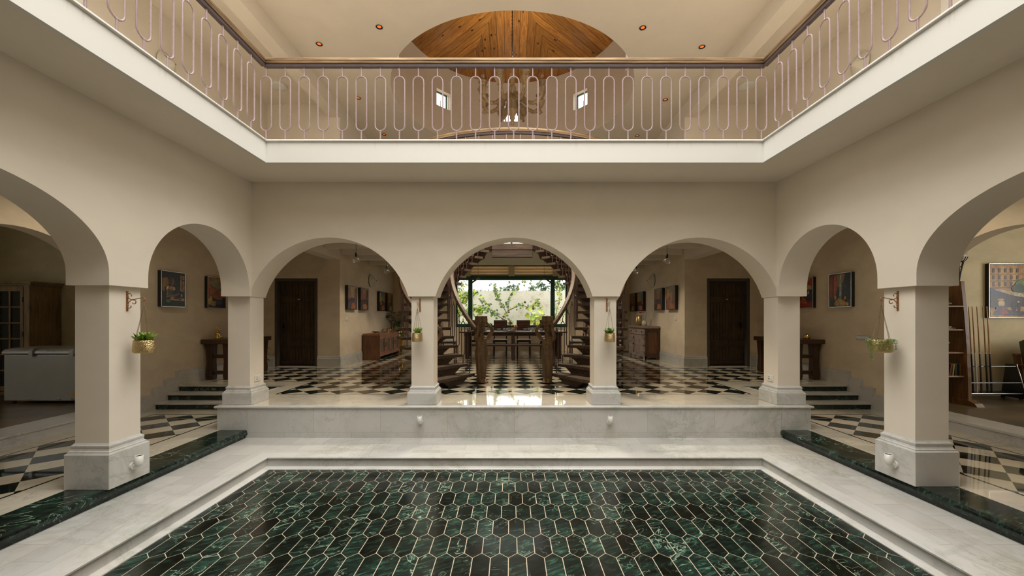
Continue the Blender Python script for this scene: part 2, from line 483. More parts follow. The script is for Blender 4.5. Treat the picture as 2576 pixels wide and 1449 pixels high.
# ------------------------------------------------------------------ arcade walls
def arcade(name, axis, c0, c1, s0, s1, ztop, arches, mat, zfoot=ZF, bottom=True):
    prof = [(s0, zfoot)]
    for (a0, a1, kind, rise) in arches:
        c = (a0+a1)/2; h = (a1-a0)/2; N = 48
        prof.append((a0, zfoot))
        if kind == 'seg':
            R = (h*h+rise*rise)/(2*rise); d = R-rise
            for i in range(1, N):
                s = a0+(a1-a0)*(1-math.cos(PI*i/N))/2
                prof.append((s, zfoot+math.sqrt(R*R-(s-c)**2)-d))
        else:
            st = kind
            for i in range(0, N+1):
                t = PI*i/N; prof.append((c-h*math.cos(t), zfoot+st+(rise-st)*math.sin(t)))
        prof.append((a1, zfoot))
    prof.append((s1, zfoot))
    mb = MB()
    P = (lambda s, c, z: (s, c, z)) if axis == 'x' else (lambda s, c, z: (c, s, z))
    for (a, za), (b, zb) in zip(prof, prof[1:]):
        if abs(a-b) > 1e-6:
            for c in (c0, c1): mb.poly([P(a, c, za), P(b, c, zb), P(b, c, ztop), P(a, c, ztop)])
    # soffits (smooth along the curve), flat feet separate
    run = [prof[0]]
    def flush(run, sm):
        if len(run) > 1: mb.grid([[P(s, c0, z), P(s, c1, z)] for s, z in run], smooth=sm)
    i = 0
    segs = []; cur = [prof[0]]
    for q in prof[1:]:
        flat = abs(q[1]-zfoot) < 1e-6 and abs(cur[-1][1]-zfoot) < 1e-6
        if flat:
            if len(cur) > 1: segs.append((cur, True))
            segs.append(([cur[-1], q], False)); cur = [q]
        else: cur.append(q)
    if len(cur) > 1: segs.append((cur, True))
    for r, sm in segs: flush(r, sm)
    for s in (s0, s1): mb.poly([P(s, c0, zfoot), P(s, c1, zfoot), P(s, c1, ztop), P(s, c0, ztop)])
    mb.poly([P(s0, c0, ztop), P(s1, c0, ztop), P(s1, c1, ztop), P(s0, c1, ztop)])
    return struct(name, mb, mat)
CH = 1.095
arcade('wall_back', 'x', 5.60, 5.99, -4.05, 4.05, Z1u, [(-3.70, -1.475, 'seg', .822), (-CH, CH, 'seg', .822), (1.475, 3.70, 'seg', .822)], 'plaster')
for sx, nm in ((-1, 'left'), (1, 'right')):
    arcade('wall_'+nm, 'y', sx*3.66, sx*4.05, -.61, 5.60, Z1u, [(-.56, .99, .10, .80), (1.38, 3.61, .11, .80), (4.0, 5.55, .10, .80)] if sx < 0 else [(-.56, .99, .10, .80), (1.44, 3.67, .11, .80), (4.06, 5.55, .10, .80)], 'plaster')
    arcade('wall_outer_'+nm, 'y', sx*XW, sx*(XW+.22), -3.0, 10.2, Z1u, [(3.78, 6.01, 'seg', .822)], 'plaster_troweled')
    # wall below the arch feet of the outer wall
    mb = MB(); mb.box(min(sx*XW, sx*(XW+.22)), max(sx*XW, sx*(XW+.22)), 6.05, 10.2, -.6, ZF); mb.box(min(sx*XW, sx*(XW+.22)), max(sx*XW, sx*(XW+.22)), -3, 3.74, -.6, ZF)
    struct('wall_corridor_'+nm, mb, 'plaster_troweled')
arcade('wall_front', 'x', -1.0, -.61, -4.05, 4.05, Z1u, [(-3.70, -1.475, 'seg', .822), (-CH, CH, 'seg', .822), (1.475, 3.70, 'seg', .822)], 'plaster')
mb = MB(); mb.box(-10.6, 10.6, -3.2, -3.0, -.6, Z1u); struct('wall_entrance', mb, 'plaster')

# walls with the doors (Y 9.92) on both storeys, inner room walls, far wall
D0, D1, DH = 4.81, 5.87, 2.18
for sx, nm in ((-1, 'left'), (1, 'right')):
    def bx(mb, a, b, *r): mb.box(min(sx*a, sx*b), max(sx*a, sx*b), *r)
    mb = MB(); bx(mb, 4.26, D0, 9.92, 10.14, -.1, Z1u); bx(mb, D1, XW, 9.92, 10.14, -.1, Z1u); bx(mb, D0, D1, 9.92, 10.14, DH, Z1u); bx(mb, D0-.1, D1+.1, 10.16, 10.3, -.1, DH+.1)
    struct('wall_door_'+nm, mb, 'plaster_troweled')
    mb = MB(); bx(mb, 4.26, 4.46, 10.14, 14.6, -.1, Z1u); struct('wall_dining_'+nm, mb, 'plaster_troweled')
    mb = MB(); bx(mb, 4.26, 4.46, 10.14, 14.6, Z1, Z2); bx(mb, 4.26, XW+.2, 9.92, 10.14, Z1, Z2); struct('wall_upper_'+nm, mb, 'plaster')
    mb = MB(); bx(mb, XW, XW+.2, 5.66, 9.92, Z1, Z2); struct('wall_upper_outer_'+nm, mb, 'plaster')
    mb = MB(); bx(mb, XW-.03, XW+.2, -3.0, 3.9, Z1, Z2); bx(mb, XW-.03, XW+.2, 5.0, 5.66, Z1, Z2); bx(mb, XW-.03, XW+.2, 3.9, 5.0, 5.7, Z2); struct('wall_terrace_'+nm, mb, 'plaster_white')
    # downstand beam on the line of the dining wall between arcade and corner
    mb = MB(); bx(mb, 4.26, 4.56, 5.99, 9.92, 2.645, Z1u); struct('trim_beam_'+nm, mb, 'plaster')
    mb = MB(); bx(mb, 4.26, 4.54, 5.3, 9.92, 6.16, Z2); struct('trim_ceiling_beam_'+nm, mb, 'plaster')
    # cross beams under the upper floor
    for k, yy in enumerate((8.1, 9.06, 10.0, 10.95, 11.9, 12.85, 13.8)):
        if abs(yy-YC) < 2.9: xi = math.sqrt(2.92**2-(abs(yy+.07-YC))**2)+.02
        else: xi = 1.75
        mb = MB(); bx(mb, xi, 4.26, yy, yy+.16, 2.79, Z1u); struct('trim_%d' % (k+1), mb, 'plaster', .01)
# far wall with garden window and louvred vents
WZ0, WZ1, WX = .87, 2.70, 2.03
mb = MB(); mb.box(-4.46, -WX, 14.6, 14.8, -.1, Z1u); mb.box(WX, 4.46, 14.6, 14.8, -.1, Z1u); mb.box(-WX, WX, 14.6, 14.8, -.1, WZ0)
mb.box(-WX, WX, 14.6, 14.8, 3.06, Z1u); mb.box(-.11, .11, 14.58, 14.8, WZ1, 3.06)
for s in (-1, 1):
    mb.box(min(s*1.5, s*WX), max(s*1.5, s*WX), 14.6, 14.8, WZ1, 3.06)
struct('wall_garden', mb, 'plaster_tan')
mb = MB()
for s in (-1, 1):
    for k in range(4):
        z0 = WZ1-.02+k*.105
        mb.prism([(14.60, z0+.08), (14.80, z0-.03), (14.80, z0-.01), (14.62, z0+.10), (14.60, z0+.10)], min(s*.11, s*1.5), max(s*.11, s*1.5), 'x')
struct('trim_louvres', mb, 'plaster_tan')
mb = MB()
for xx in (-1.50, 1.50): mb.cbox((xx, 14.68, (WZ0+WZ1)/2), (.15, .15, WZ1-WZ0))
for xx in (-WX+.03, WX-.03): mb.cbox((xx, 14.68, (WZ0+WZ1)/2), (.06, .1, WZ1-WZ0))
mb.box(-WX, WX, 14.6, 14.76, WZ1-.13, WZ1); mb.box(-WX, -1.5, 14.6, 14.76, WZ0-.02, WZ0+.10); mb.box(1.5, WX, 14.6, 14.76, WZ0-.02, WZ0+.10); mb.box(-1.5, 1.5, 14.6, 14.76, WZ0-.02, WZ0+.05)
for s in (-1, 1): mb.prism([(s*1.50, WZ1-.3), (s*1.50, WZ1-.22), (s*1.28, WZ1-.08), (s*1.20, WZ1-.08)], 14.64, 14.7, 'y')
struct('window_1', mb, 'green_paint')
mb = MB(); mb.box(-4.46, -1.3, 14.6, 14.8, Z1, Z2); mb.box(1.3, 4.46, 14.6, 14.8, Z1, Z2); mb.box(-1.3, 1.3, 14.6, 14.8, Z1, Z1+.25); mb.box(-1.3, 1.3, 14.6, 14.8, 5.9, Z2)
struct('wall_upper_back', mb, 'plaster')
mb = MB()
for xx in (-1.27, 0, 1.27): mb.cbox((xx, 14.68, 4.76), (.07, .08, 2.28))
for xx in (-.42, .42, -.85, .85): mb.cbox((xx, 14.68, 4.76), (.025, .05, 2.28))
for zz in (Z1+.28, 5.87): mb.cbox((0, 14.68, zz), (2.6, .08, .07))
struct('window_2', mb, 'green_paint')

# ------------------------------------------------------------------ slabs with round openings
def ring_plate(name, x0, x1, y0, y1, z0, z1, R, mat, cx=0, cy=YC):
    A = [2*PI*k/96 for k in range(96)] + [math.atan2(yy-cy, xx-cx) % (2*PI) for xx in (x0, x1) for yy in (y0, y1)]
    A = sorted(set(round(a, 5) for a in A)); mb = MB()
    def outer(a):
        c, s = math.cos(a), math.sin(a); t = 1e9
        if c > 1e-9: t = min(t, (x1-cx)/c)
        if c < -1e-9: t = min(t, (x0-cx)/c)
        if s > 1e-9: t = min(t, (y1-cy)/s)
        if s < -1e-9: t = min(t, (y0-cy)/s)
        return (cx+c*t, cy+s*t)
    I = [(cx+R*math.cos(a), cy+R*math.sin(a)) for a in A]; O = [outer(a) for a in A]; n = len(A)
    for i in range(n):
        j = (i+1) % n
        mb.poly([(*I[i], z0), (*I[j], z0), (*O[j], z0), (*O[i], z0)])
        mb.poly([(*I[i], z1), (*O[i], z1), (*O[j], z1), (*I[j], z1)])
        mb.poly([(*O[i], z0), (*O[j], z0), (*O[j], z1), (*O[i], z1)])
    mb.grid([[(*q, z0) for q in I], [(*q, z1) for q in I]], False, True)
    return mb
mb = ring_plate('', -4.46, 4.46, 4.90, 14.8, Z1u, Z1, 2.9, None)
for s in (-1, 1):
    mb.box(min(s*4.46, s*10.7), max(s*4.46, s*10.7), 4.90, 10.3, Z1u, Z1)
    mb.box(min(s*3.04, s*10.7), max(s*3.04, s*10.7), .09, 4.90, Z1u, Z1)
mb.box(-10.7, 10.7, -3.2, .09, Z1u, Z1)
struct('ceiling_1', mb, 'plaster')
mb = ring_plate('', -6.27, 6.27, 5.5, 14.8, Z2, Z2+.15, 2.82, None)
for s in (-1, 1): mb.box(min(s*3.7, s*6.27), max(s*3.7, s*6.27), -1.0, 5.5, Z2, Z2+.15)
mb.box(-6.27, 6.27, -3.2, -1.0, Z2, Z2+.15)
struct('ceiling_2', mb, 'plaster')
mb = MB(); mb.box(-6.27, 6.27, -3.2, -3.0, Z1, Z2); struct('wall_upper_front', mb, 'plaster_white')
# drum with small square windows, timber lid
ZD = 8.52
def drum():
    mb = MB(); R = 2.82; T = 3.02; N = 144; wins = [90+k*45 for k in range(-4, 4)]
    z0, z1 = 7.32, 7.80
    for i in range(N):
        a, b = 2*PI*i/N, 2*PI*(i+1)/N; mid = math.degrees((a+b)/2)
        hole = any(abs((mid-wv+180) % 360-180) < 4.8 for wv in wins)
        P = lambda r, t, z: (r*math.cos(t), YC+r*math.sin(t), z)
        spans = [(Z2, z0), (z1, ZD+.1)] if hole else [(Z2, ZD+.1)]
        for u, v in spans:
            mb.poly([P(R, a, u), P(R, b, u), P(R, b, v), P(R, a, v)], smooth=False)
            mb.poly([P(T, a, u), P(T, b, u), P(T, b, v), P(T, a, v)])
        if hole:
            for zz in (z0, z1): mb.poly([P(R, a, zz), P(R, b, zz), P(T, b, zz), P(T, a, zz)])
            for t, dd in ((a, -1), (b, 1)):
                mm = math.degrees(t)+dd*.6
                if not any(abs((mm-wv+180) % 360-180) < 4.8 for wv in wins):
                    mb.poly([P(R, t, z0), P(T, t, z0), P(T, t, z1), P(R, t, z1)])
    return mb, wins
mb, wins = drum()
struct('wall_drum', mb, 'plaster')
for k, wv in enumerate(wins[3:8] if False else wins):
    if math.sin(math.radians(wv)) < -.2: continue
    fr = MB(); hw = .205
    for sx in (-1, 1): fr.cbox((sx*hw, 0, 0), (.035, .04, .48))
    for sz in (-1, 1): fr.cbox((0, 0, sz*.225), (.41, .04, .03))
    fr.cbox((0, 0, -.08), (.012, .02, .2)); 
    o = struct('window_%d' % (k+3), fr, 'green_paint'); a = math.radians(wv)
    o.location = (2.97*math.cos(a), YC+2.97*math.sin(a), 7.56); o.rotation_euler = (0, 0, a-PI/2)
mb = MB(); mb.lathe([(3.05, ZD), (3.05, ZD+.12)], (0, YC, 0), 96, smooth=False); struct('ceiling_3', mb, 'pine_planks')

# ------------------------------------------------------------------ floors
mb = MB(); mb.box(-4.07, 4.07, 5.55, 14.8, -.6, 0)
for s in (-1, 1): mb.box(min(s*4.07, s*(XW+.02)), max(s*4.07, s*(XW+.02)), 7.26, 9.93, -.6, 0)
mb.box(-4.46, -4.07, 9.93, 14.8, -.6, 0); mb.box(4.07, 4.46, 9.93, 14.8, -.6, 0)
struct('floor_1', mb, 'floor_hall')
mb = MB()
for s in (-1, 1): mb.box(min(s*4.04, s*(XW+.02)), max(s*4.04, s*(XW+.02)), -3.0, 6.76, -.6, ZG)
mb.box(-4.04, 4.04, -3.0, -.65, -.6, ZG)
struct('floor_2', mb, 'floor_gallery')
mb = MB(); mb.box(-3.72, 3.72, 4.80, 5.56, -.7, ZL)
for s in (-1, 1): mb.box(min(s*2.97, s*3.72), max(s*2.97, s*3.72), -.65, 4.80, -.7, ZL)
mb.box(-2.97, 2.97, -.65, .19, -.7, ZL)
struct('floor_3', mb, 'marble_ledge')
# pit floor of elongated hexagonal tiles, clipped to the pit
def clip(poly, x0, x1, y0, y1):
    for ax, lim, sg in ((0, x0, 1), (0, x1, -1), (1, y0, 1), (1, y1, -1)):
        out = []
        for i in range(len(poly)):
            a, b = poly[i-1], poly[i]; da, db = sg*(a[ax]-lim), sg*(b[ax]-lim)
            if (da >= 0) != (db >= 0):
                t = da/(da-db); out.append((a[0]+(b[0]-a[0])*t, a[1]+(b[1]-a[1])*t))
            if db >= 0: out.append(b)
        poly = out
        if len(poly) < 3: return []
    return poly
px0, px1, py0, py1 = -2.895, 2.895, .27, 4.713
mb = MB(); rnd = []
PX, PY, LS = .1342, .2715, .213; gx = .0032
mb.poly([(px0-.1, py0-.1, ZP), (px1+.1, py0-.1, ZP), (px1+.1, py1+.1, ZP), (px0-.1, py1+.1, ZP)], 'grout'); rnd.append(0)
for j in range(-12, 8):
    cy = 3.162+j*PY
    for i in range(-24, 25):
        cx = i*PX+(PX/2 if j % 2 == 0 else 0)
        h = PX/2-gx; a = LS/2-gx*.6; t = LS/2+(PY-LS)-gx*.9
        q = clip([(cx-h, cy-a), (cx, cy-t), (cx+h, cy-a), (cx+h, cy+a), (cx, cy+t), (cx-h, cy+a)], px0, px1, py0, py1)
        if q: mb.poly([(u, v, ZP+.0015) for u, v in q], 'green_hex'); rnd.append(random.random())
me = mb.mesh('floor_4'); at = me.attributes.new('tile_rand', 'FLOAT', 'FACE'); at.data.foreach_set('value', rnd)
o = obj('floor_4', me); o['kind'] = 'structure'
# pit rim: riser, bead, nosing
pl = [(-2.97, .19, 0), (-2.97, 4.80, 0), (2.97, 4.80, 0), (2.97, .19, 0)]
mb = MB(); mb.sweep([(x, y, 0) for x, y, z in pl], [(-.01, ZP-.02), (.02, ZP-.02), (.02, ZL-.02), (-.01, ZL-.02)], closed=True); struct('trim_pit_riser', mb, 'marble_riser')
mb = MB(); mb.sweep([(x, y, 0) for x, y, z in pl], [(.015, ZP-.01), (.085, ZP-.01), (.085, ZP+.008), (.07, ZP+.018), (.05, ZP+.02), (.015, ZP+.024)], closed=True); struct('trim_pit_bead', mb, 'marble')
mb = MB(); mb.sweep([(x, y, 0) for x, y, z in pl], [(-.02, ZL-.024), (.028, ZL-.024), (.036, ZL-.018), (.037, ZL-.006), (.030, ZL+.002), (-.12, ZL+.002)], closed=True); struct('trim_pit_nosing', mb, 'marble')
# platform riser and nosing
mb = MB(); mb.box(-4.09, 4.09, 5.53, 5.56, ZL-.02, -.03)
for s in (-1, 1): mb.box(min(s*4.06, s*4.09), max(s*4.06, s*4.09), 5.561, 7.26, ZL, -.03)
struct('trim_platform_riser', mb, 'marble_riser')
mb = MB(); mb.sweep([(-4.10, 7.0, 0), (-4.10, 5.53, 0), (4.10, 5.53, 0), (4.10, 7.0, 0)], [(-.06, -.03), (.012, -.03), (.021, -.022), (.021, -.008), (.014, 0.002), (-.06, .002)])
struct('trim_platform_nosing', mb, 'marble')
# green marble kerb on both sides
for s, nm in ((-1, 'left'), (1, 'right')):
    mb = MB()
    sec = [(3.70, ZL), (3.70, -.40), (3.672, -.392), (3.668, -.36), (3.675, -.342), (3.70, -.328), (4.05, -.328), (4.05, -.5), (3.70, -.5)]
    mb.prism([(s*a, z) for a, z in sec], -.65, 5.53, 'y')
    struct('trim_kerb_'+nm, mb, 'green_marble')
    # corridor steps
    st = MB(); 
    for k, (y0, z0) in enumerate(((6.76, ZG), (7.0, ZG+.11), (7.24, ZG+.22))):
        a, b = sorted((s*4.08, s*(XW-.02)))
        st.box(a, b, y0, 7.27, z0-.02, z0+.085, 'green_marble')
        st.box(a, b, y0-.022, 7.27, z0+.085, z0+.11, 'marble')
    struct('trim_steps_'+nm, st)
    # side rooms: floor, kerb step, walls
    yb = 7.75 if s < 0 else 7.2
    mb = MB(); a, b = sorted((s*(XW+.20), s*10.6)); mb.box(a, b, 1.8, yb, -.5, ZR); struct('floor_room_'+nm, mb, 'slate')
    mb = MB(); a, b = sorted((s*(XW-.02), s*(XW+.42))); mb.box(a, b, 3.74, 6.05, -.5, ZR-.025); a, b = sorted((s*(XW-.04), s*(XW+.42))); mb.box(a, b, 3.74, 6.05, ZR-.025, ZR+.004); struct('trim_room_step_'+nm, mb, 'marble')
    mb = MB(); a, b = sorted((s*(XW+.2), s*10.6)); mb.box(a, b, yb, yb+.2, -.5, Z1u); mb.box(a, b, 1.6, 1.8, -.5, Z1u)
    a, b = sorted((s*10.4, s*10.6))
    wy0, wy1 = (3.2, 4.6) if s < 0 else (2.4, 6.0)
    mb.box(a, b, 1.6, wy0, -.5, Z1u); mb.box(a, b, wy1, yb, -.5, Z1u); mb.box(a, b, wy0, wy1, -.5, .75); mb.box(a, b, wy0, wy1, 2.4, Z1u)
    struct('wall_room_'+nm, mb, 'plaster_room')
# garden ground
mb = MB(); mb.box(-14, 14, 14.8, 26, -.3, -.02); struct('floor_garden', mb, 'grass')

# ------------------------------------------------------------------ baseboards
BS = [(0, 0), (.030, 0), (.030, .20), (.026, .212), (.018, .222), (.020, .236), (.012, .25), (.010, .262), (0, .262)]
def baseboard(name, path, z=0):
    mb = MB(); mb.sweep([(x, y, z) for x, y in path], BS); struct(name, mb, 'marble')
e = .002
baseboard('baseboard_dining_left', [(-4.26, 14.6), (-4.26, 9.92), (-4.81, 9.92)][::-1])
baseboard('baseboard_dining_right', [(4.26, 14.6), (4.26, 9.92), (4.81, 9.92)])
baseboard('baseboard_corridor_left', [(-5.87, 9.92), (-XW, 9.92), (-XW, 7.262)][::-1])
baseboard('baseboard_corridor_right', [(5.87, 9.92), (XW, 9.92), (XW, 7.262)])
mb = MB()
for s in (-1, 1):
    for d, h, f in ((.030, .20, .03), (.020, .235, .045), (.010, .262, .058)):
        pts = [(6.05, ZG-.02), (6.05, ZG+h), (6.76-f, ZG+h), (6.76-f, ZG+.11+h), (7.0-f, ZG+.11+h), (7.0-f, ZG+.22+h), (7.24-f, ZG+.22+h), (7.24-f, h), (7.262, h), (7.262, -.35)]
        a, b = sorted((s*(XW+.01), s*(XW-d))); mb.prism(pts[:1]+pts[1:]+[(6.9, ZG-.02)], a, b, 'x')
struct('baseboard_steps', mb, 'marble')
mb = MB(); mb.sweep([(XW+.24, 7.2, ZR), (10.4, 7.2, ZR)], [(0, 0), (.03, 0), (.03, .2), (.012, .25), (0, .26)]); struct('baseboard_room_right', mb, 'marble')
mb = MB(); mb.sweep([(-10.4, 7.75, ZR), (-XW-.24, 7.75, ZR)], [(0, 0), (.03, 0), (.03, .1), (0, .12)]); struct('baseboard_room_left', mb, 'marble')
# fascia of the court opening with nosing
rect_o = [(-3.02, .11), (-3.02, 4.88), (3.02, 4.88), (3.02, .11)]
mb = MB(); mb.sweep([(x, y, 0) for x, y in rect_o], [(-.04, Z1u-.004), (0, Z1u-.004), (0, Z1-.012), (-.04, Z1-.012)], closed=True); struct('trim_fascia', mb, 'marble_fascia')
mb = MB(); mb.sweep([(x, y, 0) for x, y in rect_o], [(-.10, Z1-.02), (.012, Z1-.02), (.022, Z1-.013), (.022, Z1-.002), (.014, Z1+.006), (-.10, Z1+.006)], closed=True); struct('trim_fascia_nosing', mb, 'marble_fascia')

# ------------------------------------------------------------------ columns
def column(x, y, z0, label, tall=.31):
    t = thing('column', label, 'column', (x, y, z0), 0, 'plaster columns of the arcade')
    H = ZF-z0
    mb = MB(); mb.box(-.155, .155, -.155, .155, tall+.05, H); obj('shaft', mb, 'plaster', t)
    mb = MB(); mb.box(-.205, .205, -.205, .205, 0, tall); obj('plinth', mb, 'marble', t, .006)
    mb = MB()
    q = [(.205, tall), (.198, tall+.012), (.190, tall+.016), (.190, tall+.026), (.178, tall+.034), (.172, tall+.05), (.176, tall+.066), (.176, tall+.078), (.165, tall+.088), (.157, tall+.10), (.15, tall+.10)]
    rings = [[(-r, -r, z), (r, -r, z), (r, r, z), (-r, r, z)] for r, z in q]
    mb.grid(rings, False, True, smooth=False); obj('moulding', mb, 'marble', t)
    return t
CX = 3.865
column(-CX, 3.815, ZG, 'square cream column with marble plinth at front left, nearest the white freezer')
column(CX, 3.885, ZG, 'square cream column with marble plinth at front right, nearest the cue rack')
column(-CX, 5.80, 0, 'square column on marble base at the left inner corner of the court', .16)
column(CX, 5.80, 0, 'square column on marble base at the right inner corner of the court', .16)
column(-1.285, 5.80, 0, 'slim square column left of the central arch carrying a leafy brass planter', .16)
column(1.285, 5.80, 0, 'slim square column right of the central arch carrying a round-leaved brass planter', .16)

# ------------------------------------------------------------------ railings
def baluster_mesh(h, z0, z1, w=.065, r=.0085, name='baluster'):
    mb = MB(); pts = []
    for k in range(9): a = PI*k/8; pts.append((w*math.cos(a), 0, z1-w+w*math.sin(a)))
    for k in range(9): a = PI+PI*k/8; pts.append((w*math.cos(a), 0, z0+w+w*math.sin(a)))
    mb.tube(pts, r, 8, closed=True)
    mb.tube([(0, 0, z1-.004), (0, 0, h)], r, 8); mb.tube([(0, 0, 0), (0, 0, z0+.004)], r*1.1, 8)
    mb.ball((0, 0, z1), r*1.5, 8); mb.ball((0, 0, z0), r*1.5, 8)
    return mb.mesh(name)
BM = baluster_mesh(.935, .138, .805); BM.materials.append(M['iron_mauve'])
RAIL = [(-.030, 0), (.030, 0), (.034, .012), (.026, .024), (.034, .036), (.034, .056), (.018, .072), (-.018, .072), (-.034, .056), (-.034, .036), (-.026, .024), (-.034, .012)]
def bal(par, x, y, z, rz, me=None):
    o = bpy.data.objects.new('baluster', me or BM); COL.objects.link(o); o.parent = par; o.location = (x, y, z); o.rotation_euler = (0, 0, rz); return o
yr, xr = 4.93, 3.07; SP = 2*(xr-.03)/26
t = thing('railing', 'mauve iron loop railing with aged brass handrail spanning the rear balcony edge', 'railing', (0, yr, Z1), 0, 'balcony railings around the court opening')
mb = MB(); mb.sweep([(-xr, 0, .955), (xr, 0, .955)], RAIL); obj('handrail', mb, 'brass_aged', t)
mb = MB(); mb.box(-xr, xr, -.022, .022, .915, .953); obj('rail_bar', mb, 'bar_brown', t)
for k in range(27): bal(t, -xr+.02+k*SP, 0, 0, 0)
for s, nm in ((-1, 'left'), (1, 'right')):
    t = thing('railing', 'mauve iron loop railing along the %s balcony edge of the court' % nm, 'railing', (s*xr, 2.5, Z1), 0, 'balcony railings around the court opening')
    mb = MB(); mb.sweep([(0, -2.4, .955), (0, yr-2.5-.034, .955)], RAIL); obj('handrail', mb, 'brass_aged', t)
    mb = MB(); mb.box(-.022, .022, -2.4, yr-2.5-.024, .915, .953); obj('rail_bar', mb, 'bar_brown', t)
    for k in range(1, 14): bal(t, 0, yr-2.5-.03-k*.228, 0, PI/2)
# circular railing round the stairwell on the upper floor
t = thing('curved_railing', 'curved iron railing with brass handrail round the stairwell under the timber dome', 'railing', (0, YC, Z1))
RC = 2.98; arc = [(-PI/2+math.radians(d)) for d in range(-162, 163, 3)]
mb = MB(); mb.sweep([(RC*math.cos(a), RC*math.sin(a), .955) for a in arc], RAIL); obj('handrail', mb, 'brass_aged', t)
mb = MB(); mb.sweep([(RC*math.cos(a), RC*math.sin(a), .915) for a in arc], [(-.022, 0), (.022, 0), (.022, .038), (-.022, .038)]); obj('rail_bar', mb, 'bar_brown', t)
nb = 72
for k in range(nb):
    a = -PI/2+math.radians(-160+320*k/(nb-1)); bal(t, RC*math.cos(a), RC*math.sin(a), 0, a+PI/2)
for ch in [q for q in bpy.data.objects if q.parent == t and q.name.startswith('baluster')]: pass

# ------------------------------------------------------------------ spiral stairs
SY, RI, RO = 8.70, 1.29, 2.30
NB = 17; A0 = 33.0; DA = 7.1; RZ = .169
BMS = baluster_mesh(.86, .16, .80, .05, .008, 'stair_baluster'); BMS.materials.append(M['iron_brown'])
def stair(s, nm):
    t = thing('spiral_staircase', 'curved flight of floating wooden treads sweeping up on the %s of the hall' % nm, 'staircase', (0, SY, 0), 0, 'pair of mirrored curving stairs')
    def P(r, a, z): a = math.radians(a); return (s*r*math.sin(a), -r*math.cos(a), z)
    for k in range(NB):
        a = A0+k*DA; z = RZ*(k+1)
        mb = MB(); pl = [P(r, q, 0)[:2] for r, q in ((RI+.07, a-1.2), ((RI+RO)/2, a-1.2), (RO+.10, a-1.2), (RO+.10, a+DA+1.5), ((RI+RO)/2, a+DA+1.5), (RI+.07, a+DA+1.5))]
        mb.prism(pl, z-.052, z, 'z'); tr = obj('tread', mb, 'wood_stair', t, .005)
        mb = MB()
        top = [P(r, q, 0)[:2] for r, q in ((RI+.22, a+.5), (RO-.10, a+.5), (RO-.10, a+DA+1), (RI+.22, a+DA+1))]
        bot = [P(r, q, 0)[:2] for r, q in ((RI+.38, a+1.0), (RO-.28, a+1.0), (RO-.28, a+DA+1), (RI+.38, a+DA+1))]
        zb = z-.052-.125
        zb = max(zb, 0.0)
        mb.loft([[(*q, zb) for q in bot], [(*q, z-.053) for q in top]], smooth=False); obj('bracket', mb, 'wood_stair', tr)
    # beam under the brackets
    mb = MB(); rows = []
    for k in range(0, NB*2+1):
        a = A0+3+(DA*NB-3)*k/(NB*2); z = RZ*((a-A0)/DA+1)-.17
        q = []
        for r, dz in ((1.64, 0), (1.98, 0), (1.98, -.16), (1.64, -.16)): q.append(P(r, a, max(.003, z+dz)))
        rows.append(q)
    mb.loft(rows, smooth=False); obj('stringer', mb, 'wood_stair', t)
    for nmr, r, a0 in (('handrail', RI+.02, 29), ('handrail', RO+.03, 37)):
        mb = MB(); path = []
        for k in range(61):
            a = a0+(A0+DA*NB-a0+2)*k/60; path.append(P(r, a, RZ*((a-A0)/DA+1)+.80))
        # start height eased down onto the statue
        mb2 = []
        for k, q in enumerate(path): mb2.append((q[0], q[1], max(q[2], .86)))
        mb.sweep(mb2, [(-.042, 0), (.042, 0), (.048, .015), (.036, .03), (.046, .05), (.03, .078), (-.03, .078), (-.046, .05), (-.036, .03), (-.048, .015)])
        obj(nmr, mb, 'wood_rail', t)
    for r in (RI+.10, RO+.03):
        for k in range(NB):
            a = A0+(k+.45)*DA; z = RZ*(k+1); p = P(r, a, z); bal(t, p[0], p[1], p[2], math.radians(a)*s, BMS)
            if k % 3 == 1:
                pass
    return t
stair(-1, 'left'); stair(1, 'right')
t = thing('stair_landing', 'dark timber landing bridging the two curved stairs in front of the garden window', 'landing', (0, 9.95, 0))
mb = MB(); mb.prism([(-.50, -.06), (.50, -.06), (.97, .95), (.85, 1.3), (.85, 2.44), (-.85, 2.44), (-.85, 1.3), (-.97, .95)], 2.90, 3.04, 'z'); obj('deck', mb, 'wood_stair', t, .008)
mb = MB(); mb.prism([(-.52, .16), (.52, .16), (.94, .96), (.83, 1.3), (.83, 2.42), (-.83, 2.42), (-.83, 1.3), (-.94, .96)], 2.86, 2.90, 'z'); obj('soffit', mb, 'plaster', t)
mb = MB(); mb.box(-.50, .50, -.05, .09, 2.70, 2.90); obj('beam', mb, 'wood_stair', t, .01)
mb = MB(); mb.box(-.85, .85, 2.05, 2.44, 3.04, 3.21); obj('step', mb, 'wood_stair', t)

